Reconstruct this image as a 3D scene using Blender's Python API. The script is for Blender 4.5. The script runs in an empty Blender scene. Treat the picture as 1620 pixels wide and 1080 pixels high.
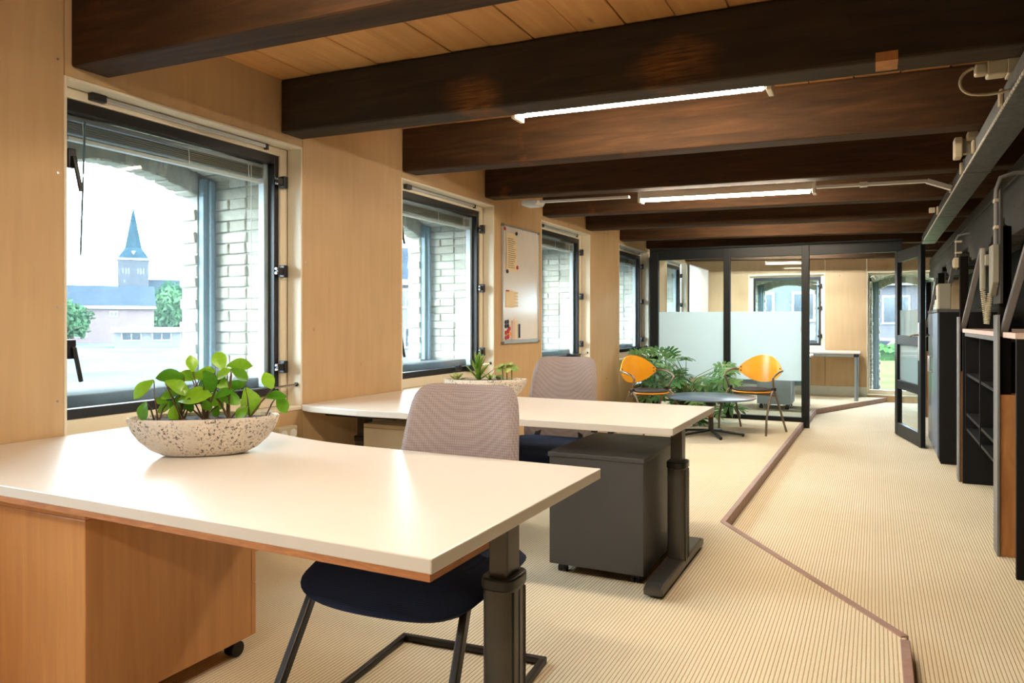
import bpy, bmesh, math, random
from mathutils import Vector, Matrix, Euler
random.seed(7)
R = math.radians
PI = math.pi
scene = bpy.context.scene
C = scene.collection

# ------------------------------------------------------------------ camera
cam_d = bpy.data.cameras.new('camera')
cam = bpy.data.objects.new('camera', cam_d)
C.objects.link(cam)
cam.location = (0, 0, 1.265)
cam.rotation_euler = (R(90), 0, R(25.98))
cam_d.sensor_width = 36
cam_d.lens = 36 * 1180 / 1620
cam_d.shift_y = -32 / 1620
cam_d.clip_end = 2000
cam_d.clip_start = 0.05
scene.camera = cam

# ------------------------------------------------------------------ sky (bright overcast day)
world = bpy.data.worlds.new('overcast_sky')
scene.world = world
world.use_nodes = True
wn = world.node_tree
wn.nodes.clear()
w_out = wn.nodes.new('ShaderNodeOutputWorld')
w_bg = wn.nodes.new('ShaderNodeBackground')
w_bg.inputs[0].default_value = (0.80, 0.92, 1.0, 1)
w_bg.inputs[1].default_value = 28.0
wn.links.new(w_bg.outputs[0], w_out.inputs[0])

# ------------------------------------------------------------------ colour management
LAMP = 235.0        # radiance of the fluorescent tubes
vs = scene.view_settings
scene.display_settings.display_device = 'sRGB'
vs.view_transform = 'Standard'
vs.look = 'None'
vs.exposure = 0.0
vs.gamma = 1.0
vs.use_curve_mapping = False
try:
    scene.cycles.use_denoising = True
    scene.cycles.max_bounces = 10
    scene.cycles.diffuse_bounces = 5
    scene.cycles.transparent_max_bounces = 24
    scene.cycles.sample_clamp_indirect = 8
    scene.cycles.caustics_reflective = False
    scene.cycles.caustics_refractive = False
except Exception:
    pass


# ================================================================== materials
def lin(c):
    o = []
    for v in c[:3]:
        v = v / 255.0
        o.append(v / 12.92 if v <= 0.04045 else ((v + 0.055) / 1.055) ** 2.4)
    return (o[0], o[1], o[2], 1.0)


class NT:
    def __init__(self, name):
        self.m = bpy.data.materials.new(name)
        self.m.use_nodes = True
        self.t = self.m.node_tree
        self.t.nodes.clear()
        self.out = self.n('ShaderNodeOutputMaterial')
        self.b = self.n('ShaderNodeBsdfPrincipled')
        self.l(self.b.outputs[0], self.out.inputs[0])

    def n(self, k, **kw):
        nd = self.t.nodes.new(k)
        for a, v in kw.items():
            setattr(nd, a, v)
        return nd

    def l(self, a, b):
        self.t.links.new(a, b)

    def coord(self, scale=(1, 1, 1), kind='Object'):
        tc = self.n('ShaderNodeTexCoord')
        mp = self.n('ShaderNodeMapping')
        mp.inputs['Scale'].default_value = scale
        self.l(tc.outputs[kind], mp.inputs[0])
        return mp.outputs[0]

    def noise(self, vec, scale, detail=4, rough=0.55, dist=0.0):
        nz = self.n('ShaderNodeTexNoise')
        nz.inputs['Scale'].default_value = scale
        nz.inputs['Detail'].default_value = detail
        nz.inputs['Roughness'].default_value = rough
        nz.inputs['Distortion'].default_value = dist
        self.l(vec, nz.inputs['Vector'])
        return nz.outputs['Fac']

    def ramp(self, fac, stops):
        rp = self.n('ShaderNodeValToRGB')
        el = rp.color_ramp.elements
        while len(el) < len(stops):
            el.new(0.5)
        for e, (p, c) in zip(el, stops):
            e.position = p
            e.color = c
        self.l(fac, rp.inputs[0])
        return rp.outputs[0]

    def mix(self, a, b, fac, mode='MIX'):
        mx = self.n('ShaderNodeMix', data_type='RGBA', blend_type=mode)
        for s, v in ((mx.inputs[0], fac), (mx.inputs[6], a), (mx.inputs[7], b)):
            if isinstance(v, (int, float)):
                s.default_value = v
            elif isinstance(v, tuple):
                s.default_value = v
            else:
                self.l(v, s)
        return mx.outputs[2]

    def bump(self, h, strength=0.3, dist=0.005):
        bp = self.n('ShaderNodeBump')
        bp.inputs['Strength'].default_value = strength
        bp.inputs['Distance'].default_value = dist
        self.l(h, bp.inputs['Height'])
        self.l(bp.outputs[0], self.b.inputs['Normal'])

    def set(self, rough=0.5, metal=0.0, spec=0.5, coat=0.0):
        self.b.inputs['Roughness'].default_value = rough
        self.b.inputs['Metallic'].default_value = metal
        self.b.inputs['Specular IOR Level'].default_value = spec
        self.b.inputs['Coat Weight'].default_value = coat
        return self

    def col(self, c):
        if isinstance(c, tuple):
            self.b.inputs['Base Color'].default_value = c
        else:
            self.l(c, self.b.inputs['Base Color'])


def plain(name, c, rough=0.5, metal=0.0, var=0.08, scale=6.0, spec=0.5, bump=0.0, coat=0.0):
    t = NT(name).set(rough, metal, spec, coat)
    base = lin(c)
    v = t.coord()
    f = t.noise(v, scale, 3)
    d = tuple(x * (1 - var) for x in base[:3]) + (1,)
    l_ = tuple(min(1, x * (1 + var)) for x in base[:3]) + (1,)
    t.col(t.ramp(f, [(0.3, d), (0.7, l_)]))
    if bump:
        t.bump(t.noise(v, scale * 12, 3), bump, 0.003)
    return t.m


def wood(name, dark, light, grain=(1, 1, 12), rough=0.45, scale=3.0, rnd=0.0, knots=False, patch=None, spec=None, worn=None):
    """grain: mapping scale; the small number is the direction of the grain"""
    t = NT(name).set(rough)
    v = t.coord(grain)
    f = t.noise(v, scale, 6, 0.6, 0.6)
    col = t.ramp(f, [(0.25, lin(dark)), (0.55, lin([(a + b) / 2 for a, b in zip(dark, light)])), (0.8, lin(light))])
    if knots:
        vv = t.coord((5.5, 1.6, 1))
        vo = t.n('ShaderNodeTexVoronoi')
        vo.inputs['Scale'].default_value = 1.0
        t.l(vv, vo.inputs['Vector'])
        k = t.ramp(vo.outputs['Distance'], [(0.03, (1, 1, 1, 1)), (0.09, (0, 0, 0, 1))])
        col = t.mix(col, lin((95, 52, 22)), k)
    if patch:
        pv = t.coord(patch[1])
        pf = t.noise(pv, patch[2], 3, 0.6)
        pk = t.ramp(pf, [(patch[3], (0, 0, 0, 1)), (patch[3] + 0.06, (1, 1, 1, 1))])
        gr = t.noise(t.coord((2, 30, 30)), 4, 3)
        pc = t.ramp(gr, [(0.35, lin([x * 0.7 for x in patch[0]])), (0.65, lin(patch[0]))])
        col = t.mix(col, pc, pk)
    for (px, pz, rx, rz_) in (worn or ()):
        tcw = t.n('ShaderNodeTexCoord')
        nzw = t.n('ShaderNodeTexNoise')
        nzw.inputs['Scale'].default_value = 9
        nzw.inputs['Detail'].default_value = 5
        t.l(tcw.outputs['Object'], nzw.inputs['Vector'])
        mpw = t.n('ShaderNodeMapping')
        mpw.inputs['Location'].default_value = (-px / rx, 0, -pz / rz_)
        mpw.inputs['Scale'].default_value = (1 / rx, 0, 1 / rz_)
        t.l(tcw.outputs['Object'], mpw.inputs[0])
        ln_ = t.n('ShaderNodeVectorMath', operation='LENGTH')
        t.l(mpw.outputs[0], ln_.inputs[0])
        aw = t.n('ShaderNodeMath', operation='MULTIPLY_ADD')
        t.l(nzw.outputs['Fac'], aw.inputs[0])
        aw.inputs[1].default_value = 1.1
        t.l(ln_.outputs['Value'], aw.inputs[2])
        kw = t.ramp(aw.outputs[0], [(0.45, (0.85, 0.85, 0.85, 1)), (0.72, (0.35, 0.35, 0.35, 1)), (1.0, (0, 0, 0, 1))])
        m3 = t.n('ShaderNodeMath', operation='MULTIPLY')
        t.l(aw.outputs[0], m3.inputs[0])
        m3.inputs[1].default_value = 0.72
        t.l(m3.outputs[0], kw.node.inputs[0])
        gw = t.noise(t.coord((2, 40, 40)), 4, 3)
        cw = t.ramp(gw, [(0.35, lin((86, 56, 28))), (0.65, lin((150, 98, 50)))])
        col = t.mix(col, cw, kw)
    if rnd:
        oi = t.n('ShaderNodeObjectInfo')
        rc = t.ramp(oi.outputs['Random'], [(0, (1 - rnd,) * 3 + (1,)), (1, (1, 1, 1, 1))])
        col = t.mix(col, rc, 1.0, 'MULTIPLY')
    t.col(col)
    t.bump(f, 0.12, 0.003)
    if spec is not None:
        t.b.inputs['Specular IOR Level'].default_value = spec
    return t.m


def carpet_mat():
    t = NT('ribbed_carpet').set(0.95, spec=0.15)
    tc = t.n('ShaderNodeTexCoord')
    sp = t.n('ShaderNodeSeparateXYZ')
    t.l(tc.outputs['Object'], sp.inputs[0])
    nz = t.n('ShaderNodeTexNoise')
    nz.inputs['Scale'].default_value = 90
    t.l(tc.outputs['Object'], nz.inputs['Vector'])
    m0 = t.n('ShaderNodeMath', operation='MULTIPLY_ADD')
    t.l(nz.outputs['Fac'], m0.inputs[0])
    m0.inputs[1].default_value = 0.0022
    t.l(sp.outputs['X'], m0.inputs[2])
    m1 = t.n('ShaderNodeMath', operation='MULTIPLY')
    t.l(m0.outputs[0], m1.inputs[0])
    m1.inputs[1].default_value = 1 / 0.0146
    m2 = t.n('ShaderNodeMath', operation='FRACT')
    t.l(m1.outputs[0], m2.inputs[0])
    g = t.ramp(m2.outputs[0], [(0.0, (0, 0, 0, 1)), (0.13, (0.1, 0.1, 0.1, 1)), (0.26, (1, 1, 1, 1)), (0.88, (1, 1, 1, 1)), (1.0, (0, 0, 0, 1))])
    v = t.coord()
    big = t.ramp(t.noise(v, 1.1, 4), [(0.3, lin((236, 224, 194))), (0.7, lin((246, 237, 212)))])
    fine = t.ramp(t.noise(v, 260, 2), [(0.3, (0.86, 0.86, 0.86, 1)), (0.7, (1, 1, 1, 1))])
    top = t.mix(big, fine, 1.0, 'MULTIPLY')
    col = t.mix(lin((190, 163, 116)), top, g)
    t.col(col)
    t.bump(g, 0.5, 0.003)
    return t.m


def plywood_mat():
    t = NT('plywood').set(0.55, spec=0.35)
    f = t.noise(t.coord((9, 9, 0.7)), 2.2, 6, 0.6, 0.4)
    c = t.ramp(f, [(0.25, lin((196, 164, 122))), (0.75, lin((207, 176, 134)))])
    f2 = t.noise(t.coord(), 1.3, 3)
    c2 = t.ramp(f2, [(0.3, (0.86, 0.85, 0.83, 1)), (0.7, (1, 1, 1, 1))])
    vo = t.n('ShaderNodeTexVoronoi')
    vo.inputs['Scale'].default_value = 3.2
    t.l(t.coord((1, 1, 0.8)), vo.inputs['Vector'])
    k = t.ramp(vo.outputs['Distance'], [(0.02, (1, 1, 1, 1)), (0.05, (0, 0, 0, 1))])
    c = t.mix(c, c2, 1.0, 'MULTIPLY')
    c = t.mix(c, lin((150, 112, 72)), k)
    t.col(c)
    return t.m


def speckle_mat(name='speckled_stone', base=(218, 210, 198), spot=(84, 76, 68)):
    t = NT(name).set(0.7)
    v = t.coord()
    a = t.ramp(t.noise(v, 115, 4, 0.7), [(0.535, (0, 0, 0, 1)), (0.60, (1, 1, 1, 1))])
    b = t.ramp(t.noise(v, 9, 2), [(0.40, (0.15, 0.15, 0.15, 1)), (0.55, (1, 1, 1, 1))])
    fac = t.mix(a, b, 1.0, 'MULTIPLY')
    c = t.ramp(t.noise(v, 14, 3), [(0.3, lin([x * 0.92 for x in base])), (0.7, lin(base))])
    t.col(t.mix(c, lin(spot), fac))
    t.bump(t.noise(v, 62, 4, 0.7), 0.35, 0.004)
    return t.m


def galv_mat():
    t = NT('galvanised_steel').set(0.42, 0.75)
    v = t.coord((2, 1, 2))
    f = t.noise(v, 9, 5, 0.65, 1.0)
    t.col(t.ramp(f, [(0.3, lin((74, 78, 80))), (0.7, lin((116, 121, 123)))]))
    return t.m


def fabric_mat(name, c1, c2, s=150.0, rough=0.9):
    t = NT(name).set(rough, spec=0.2)
    v = t.coord()
    w1 = t.n('ShaderNodeTexWave', wave_type='BANDS', bands_direction='X')
    w2 = t.n('ShaderNodeTexWave', wave_type='BANDS', bands_direction='Z')
    w3 = t.n('ShaderNodeTexWave', wave_type='BANDS', bands_direction='Y')
    for w in (w1, w2, w3):
        w.inputs['Scale'].default_value = s / 6.283
        w.inputs['Distortion'].default_value = 0.6
        t.l(v, w.inputs['Vector'])
    h = t.mix(w1.outputs['Color'], w2.outputs['Color'], 0.5)
    h = t.mix(h, w3.outputs['Color'], 0.33)
    b = t.ramp(t.noise(v, 7, 3), [(0.3, (0.88, 0.88, 0.88, 1)), (0.7, (1, 1, 1, 1))])
    c = t.ramp(h, [(0.25, lin(c1)), (0.75, lin(c2))])
    t.col(t.mix(c, b, 1.0, 'MULTIPLY'))
    t.bump(h, 0.5, 0.003)
    return t.m


def glass_mat(name='window_glass', tint=(0.93, 0.97, 0.98), gl=1.0, haze=0.0):
    t = NT(name)
    t.t.nodes.remove(t.b)
    tr = t.n('ShaderNodeBsdfTransparent')
    tr.inputs[0].default_value = tint + (1,)
    gs = t.n('ShaderNodeBsdfGlossy')
    gs.inputs['Roughness'].default_value = 0.02
    lw = t.n('ShaderNodeLayerWeight')
    lw.inputs['Blend'].default_value = 0.5
    pw = t.n('ShaderNodeMath', operation='POWER')
    t.l(lw.outputs['Facing'], pw.inputs[0])
    pw.inputs[1].default_value = 4.0
    ml = t.n('ShaderNodeMath', operation='MULTIPLY_ADD')
    t.l(pw.outputs[0], ml.inputs[0])
    ml.inputs[1].default_value = 0.55 * gl
    ml.inputs[2].default_value = 0.022 * gl
    mx = t.n('ShaderNodeMixShader')
    t.l(ml.outputs[0], mx.inputs[0])
    t.l(tr.outputs[0], mx.inputs[1])
    t.l(gs.outputs[0], mx.inputs[2])
    if haze:  # bluish veil in the glass stands in for outdoor haze
        dt = t.n('ShaderNodeBsdfTranslucent')
        dt.inputs[0].default_value = (0.72, 0.92, 1.0, 1)
        dn = t.ramp(t.noise(t.coord(), 2.2, 4), [(0.3, (haze * 0.75,) * 3 + (1,)), (0.7, (haze * 1.25,) * 3 + (1,))])
        m2 = t.n('ShaderNodeMixShader')
        t.l(dn, m2.inputs[0])
        t.l(mx.outputs[0], m2.inputs[1])
        t.l(dt.outputs[0], m2.inputs[2])
        mx = m2
    t.l(mx.outputs[0], t.out.inputs[0])
    return t.m


def frosted_mat():
    t = NT('frosted_film')
    t.t.nodes.remove(t.b)
    tl = t.n('ShaderNodeBsdfTranslucent')
    tl.inputs[0].default_value = (0.92, 0.98, 1.0, 1)
    df = t.n('ShaderNodeBsdfDiffuse')
    df.inputs[0].default_value = (0.88, 0.97, 1.0, 1)
    tr = t.n('ShaderNodeBsdfTransparent')
    f = t.ramp(t.noise(t.coord(), 1.5, 2), [(0.3, (0.36, 0.36, 0.36, 1)), (0.7, (0.42, 0.42, 0.42, 1))])
    a = t.n('ShaderNodeMixShader')
    t.l(f, a.inputs[0])
    t.l(tl.outputs[0], a.inputs[1])
    t.l(df.outputs[0], a.inputs[2])
    b = t.n('ShaderNodeMixShader')
    b.inputs[0].default_value = 0.12
    t.l(a.outputs[0], b.inputs[1])
    t.l(tr.outputs[0], b.inputs[2])
    t.l(b.outputs[0], t.out.inputs[0])
    return t.m


def emit_mat(name, c, s):
    t = NT(name)
    t.b.inputs['Base Color'].default_value = (0.8, 0.8, 0.8, 1)
    t.b.inputs['Emission Color'].default_value = c + (1,)
    t.b.inputs['Emission Strength'].default_value = s
    return t.m


def brick_mat(name, dark, light):
    t = NT(name).set(0.9, spec=0.2)
    oi = t.n('ShaderNodeObjectInfo')
    c = t.ramp(oi.outputs['Random'], [(0, lin(dark)), (0.45, lin([(a + b) / 2 for a, b in zip(dark, light)])), (1, lin(light))])
    v = t.coord()
    f = t.ramp(t.noise(v, 25, 4, 0.7), [(0.3, (0.72, 0.72, 0.70, 1)), (0.6, (1, 1, 1, 1))])
    t.col(t.mix(c, f, 1.0, 'MULTIPLY'))
    t.bump(t.noise(v, 60, 4), 0.5, 0.004)
    return t.m


def leaf_mat(name, dark, light, rough=0.35, trans=0.15):
    t = NT(name).set(rough)
    oi = t.n('ShaderNodeObjectInfo')
    c = t.ramp(oi.outputs['Random'], [(0, lin(dark)), (1, lin(light))])
    f = t.ramp(t.noise(t.coord(), 6, 3), [(0.3, (0.8, 0.8, 0.8, 1)), (0.7, (1, 1, 1, 1))])
    cc = t.mix(c, f, 1.0, 'MULTIPLY')
    t.col(cc)
    if trans:
        tl = t.n('ShaderNodeBsdfTranslucent')
        t.l(cc, tl.inputs[0])
        mx = t.n('ShaderNodeMixShader')
        mx.inputs[0].default_value = trans
        t.l(t.b.outputs[0], mx.inputs[1])
        t.l(tl.outputs[0], mx.inputs[2])
        t.l(mx.outputs[0], t.out.inputs[0])
    return t.m


def carton_mat(name, wall, joint, sx, sz):
    """fine brickwork of far buildings"""
    t = NT(name).set(0.9)
    bt = t.n('ShaderNodeTexBrick')
    bt.inputs['Color1'].default_value = lin(wall)
    bt.inputs['Color2'].default_value = lin([x * 0.88 for x in wall])
    bt.inputs['Mortar'].default_value = lin(joint)
    bt.inputs['Scale'].default_value = 1.0
    bt.inputs['Brick Width'].default_value = sx
    bt.inputs['Row Height'].default_value = sz
    bt.inputs['Mortar Size'].default_value = 0.02
    tc = t.n('ShaderNodeTexCoord')
    sp = t.n('ShaderNodeSeparateXYZ')
    t.l(tc.outputs['Object'], sp.inputs[0])
    ad = t.n('ShaderNodeMath', operation='ADD')
    t.l(sp.outputs['X'], ad.inputs[0])
    t.l(sp.outputs['Y'], ad.inputs[1])
    cb = t.n('ShaderNodeCombineXYZ')
    t.l(ad.outputs[0], cb.inputs[0])
    t.l(sp.outputs['Z'], cb.inputs[1])
    t.l(cb.outputs[0], bt.inputs['Vector'])
    t.col(bt.outputs['Color'])
    return t.m


M = {}
M['carpet'] = carpet_mat()
M['ply'] = plywood_mat()
M['cream'] = plain('cream_paint', (232, 222, 200), 0.45, var=0.03)
M['black'] = plain('black_metal', (20, 21, 24), 0.38, 0.0, 0.1)
M['blackcab'] = plain('black_laminate', (13, 13, 14), 0.6, 0.0, 0.1, spec=0.2)
M['chrome'] = plain('chrome', (200, 202, 205), 0.18, 1.0, 0.03)
M['alu'] = plain('aluminium', (190, 194, 198), 0.32, 0.7, 0.05)
M['spacer'] = plain('pale_window_spacer', (205, 214, 218), 0.5, 0.1, 0.04)
M['glass'] = glass_mat(haze=0.015)
M['glassdoor'] = glass_mat('partition_glass', (0.92, 0.97, 0.98), 0.5)
M['frost'] = frosted_mat()
M['brick'] = brick_mat('old_brick', (170, 164, 144), (206, 202, 186))
M['mortar'] = plain('lime_mortar', (164, 160, 148), 0.95, var=0.15, scale=14, bump=0.4)
M['sillstone'] = plain('weathered_sill', (84, 86, 84), 0.9, var=0.2, scale=7, bump=0.4)
M['bluesteel'] = plain('blue_grey_paint', (104, 124, 132), 0.55, var=0.1)
M['partition'] = plain('anthracite_frame', (11, 17, 20), 0.45, 0.0, 0.1, spec=0.25)
M['beam'] = wood('dark_stained_beam', (42, 30, 19), (88, 58, 32), (0.6, 6, 6), 0.75, 4, rnd=0.2, spec=0.18,
                 patch=((104, 62, 28), (1.6, 1.0, 1.5), 1.3, 0.66))
M['beamworn'] = wood('worn_dark_beam', (40, 34, 26), (68, 54, 38), (0.6, 6, 6), 0.75, 4, spec=0.18,
                     worn=((-1.72, 2.32, 0.22, 0.16), (-0.77, 2.33, 0.24, 0.15)))
M['girder'] = wood('grey_stained_timber', (28, 26, 23), (50, 46, 40), (6, 0.6, 6), 0.6, 4)
M['plank'] = wood('pine_plank', (190, 132, 74), (220, 166, 98), (7, 0.5, 7), 0.45, 3.2, rnd=0.18, knots=True)
M['darkwall'] = wood('black_timber_wall', (10, 8, 6), (24, 17, 12), (4, 4, 0.5), 0.8, 3, spec=0.1)
M['galv'] = galv_mat()
M['greypaint'] = plain('grey_painted_steel', (112, 110, 108), 0.5, 0.0, 0.12)
M['desktop'] = plain('white_laminate', (216, 209, 199), 0.30, var=0.015, spec=0.5)
M['ply_edge'] = wood('plywood_edge', (150, 92, 50), (205, 140, 80), (3, 3, 20), 0.6, 5)
M['deskleg'] = plain('dark_grey_metal', (72, 69, 64), 0.35, 0.3, 0.06)
M['deskleg2'] = plain('graphite_metal', (38, 37, 36), 0.35, 0.3, 0.06)
M['beech'] = wood('beech_veneer', (196, 138, 84), (220, 164, 106), (9, 9, 0.6), 0.42, 3.0)
M['anth'] = plain('anthracite_steel', (66, 66, 66), 0.45, 0.0, 0.05)
M['rubber'] = plain('black_rubber', (18, 18, 18), 0.6, 0.0, 0.05)
M['lilac'] = fabric_mat('grey_lilac_fabric', (138, 127, 128), (156, 144, 144), 232)
M['navy'] = fabric_mat('navy_fabric', (24, 32, 52), (42, 54, 84), 700)
M['orange'] = wood('orange_lacquered_plywood', (240, 158, 26), (252, 182, 46), (0.8, 4, 4), 0.28, 1.5)
M['bronze'] = plain('bronze_tube', (126, 112, 98), 0.32, 0.6, 0.05)
M['greypad'] = fabric_mat('charcoal_pad', (54, 54, 58), (76, 76, 80), 700)
M['bluetop'] = plain('slate_blue_laminate', (96, 112, 132), 0.28, 0.0, 0.05)
M['pot'] = speckle_mat()
M['soil'] = plain('potting_soil', (48, 36, 28), 0.95, 0.0, 0.4, 60, bump=0.6)
M['leaf'] = leaf_mat('peperomia_leaf', (62, 122, 22), (142, 190, 44), 0.3)
M['leaf2'] = leaf_mat('aloe_leaf', (84, 130, 40), (150, 180, 70), 0.4)
M['leaf3'] = leaf_mat('jade_leaf', (132, 168, 92), (200, 206, 128), 0.4)
M['leaf4'] = leaf_mat('philodendron_leaf', (52, 108, 60), (134, 184, 116), 0.24, 0.1)
M['stem'] = plain('brown_stem', (92, 68, 44), 0.7)
M['gstem'] = plain('green_stem', (98, 124, 62), 0.5)
M['board'] = plain('whiteboard_enamel', (222, 218, 212), 0.2, 0.0, 0.02)
M['paper'] = plain('cream_paper', (232, 214, 176), 0.9, 0.0, 0.04)
M['ink'] = plain('grey_print', (150, 132, 104), 0.9)
M['red'] = plain('red_plastic', (178, 34, 28), 0.4)
M['yellow'] = plain('orange_yellow_plastic', (238, 146, 40), 0.4)
M['navyplastic'] = plain('dark_blue_plastic', (34, 44, 62), 0.4)
M['ivory'] = plain('ivory_plastic', (194, 184, 156), 0.45, 0.0, 0.04)
M['greyplastic'] = plain('grey_beige_plastic', (138, 134, 120), 0.5, 0.0, 0.05)
M['whiteplastic'] = plain('white_plastic', (226, 226, 222), 0.45, 0.0, 0.03)
M['tube'] = emit_mat('fluorescent_tube', (1.0, 0.84, 0.64), LAMP)
M['added_cooltube'] = emit_mat('added_cool_tube', (0.86, 0.95, 1.0), LAMP * 1.4)  # for the added back room lamps only
M['fixture'] = plain('white_enamel', (222, 216, 200), 0.4, 0.0, 0.03)
M['kerb'] = wood('painted_kerb', (146, 114, 102), (180, 150, 138), (5, 5, 5), 0.55, 3)
M['postwood'] = wood('bare_post_timber', (146, 94, 46), (204, 144, 84), (4, 4, 0.8), 0.7, 4)
M['counter'] = plain('counter_top', (220, 192, 178), 0.4, var=0.06)
M['basebd'] = plain('grey_white_skirting', (206, 208, 196), 0.5, var=0.03)
M['greyleg'] = plain('silver_leg', (150, 158, 164), 0.35, 0.5, 0.05)
M['greypanel'] = plain('light_grey_panel', (176, 190, 198), 0.5, 0.1, 0.04)
# outside
M['asphalt'] = plain('pale_paving', (62, 69, 73), 0.9, var=0.2, scale=0.25)
M['lawn'] = plain('lawn_ground', (60, 78, 38), 0.95, var=0.3, scale=0.8)
M['hedge'] = leaf_mat('hedge_leaf', (36, 62, 32), (56, 86, 44), 0.6, 0.1)
M['crown'] = leaf_mat('tree_leaf', (38, 64, 46), (64, 92, 62), 0.6, 0.1)
M['trunk'] = plain('bark', (70, 60, 50), 0.9, var=0.3)
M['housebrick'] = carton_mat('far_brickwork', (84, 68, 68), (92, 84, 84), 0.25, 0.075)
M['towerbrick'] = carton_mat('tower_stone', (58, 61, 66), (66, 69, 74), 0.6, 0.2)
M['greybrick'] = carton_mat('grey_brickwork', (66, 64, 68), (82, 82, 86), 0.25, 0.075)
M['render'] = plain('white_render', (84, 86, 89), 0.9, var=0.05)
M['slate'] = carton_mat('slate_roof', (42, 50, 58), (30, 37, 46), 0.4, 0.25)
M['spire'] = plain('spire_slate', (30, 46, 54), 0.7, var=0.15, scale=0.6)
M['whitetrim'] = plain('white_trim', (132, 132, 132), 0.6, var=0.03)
M['farpane'] = plain('far_window_pane', (30, 40, 48), 0.15, 0.0, 0.1)
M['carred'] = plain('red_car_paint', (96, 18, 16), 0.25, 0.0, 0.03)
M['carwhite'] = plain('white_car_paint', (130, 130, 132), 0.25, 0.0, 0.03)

for k_ in ('asphalt', 'lawn', 'hedge', 'crown', 'trunk', 'housebrick', 'towerbrick', 'greybrick', 'render', 'slate', 'spire', 'whitetrim', 'sillstone'):
    for nd_ in M[k_].node_tree.nodes:
        if nd_.type == 'BSDF_PRINCIPLED':
            nd_.inputs['Specular IOR Level'].default_value = 0.0     # matt under the overcast sky


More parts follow.
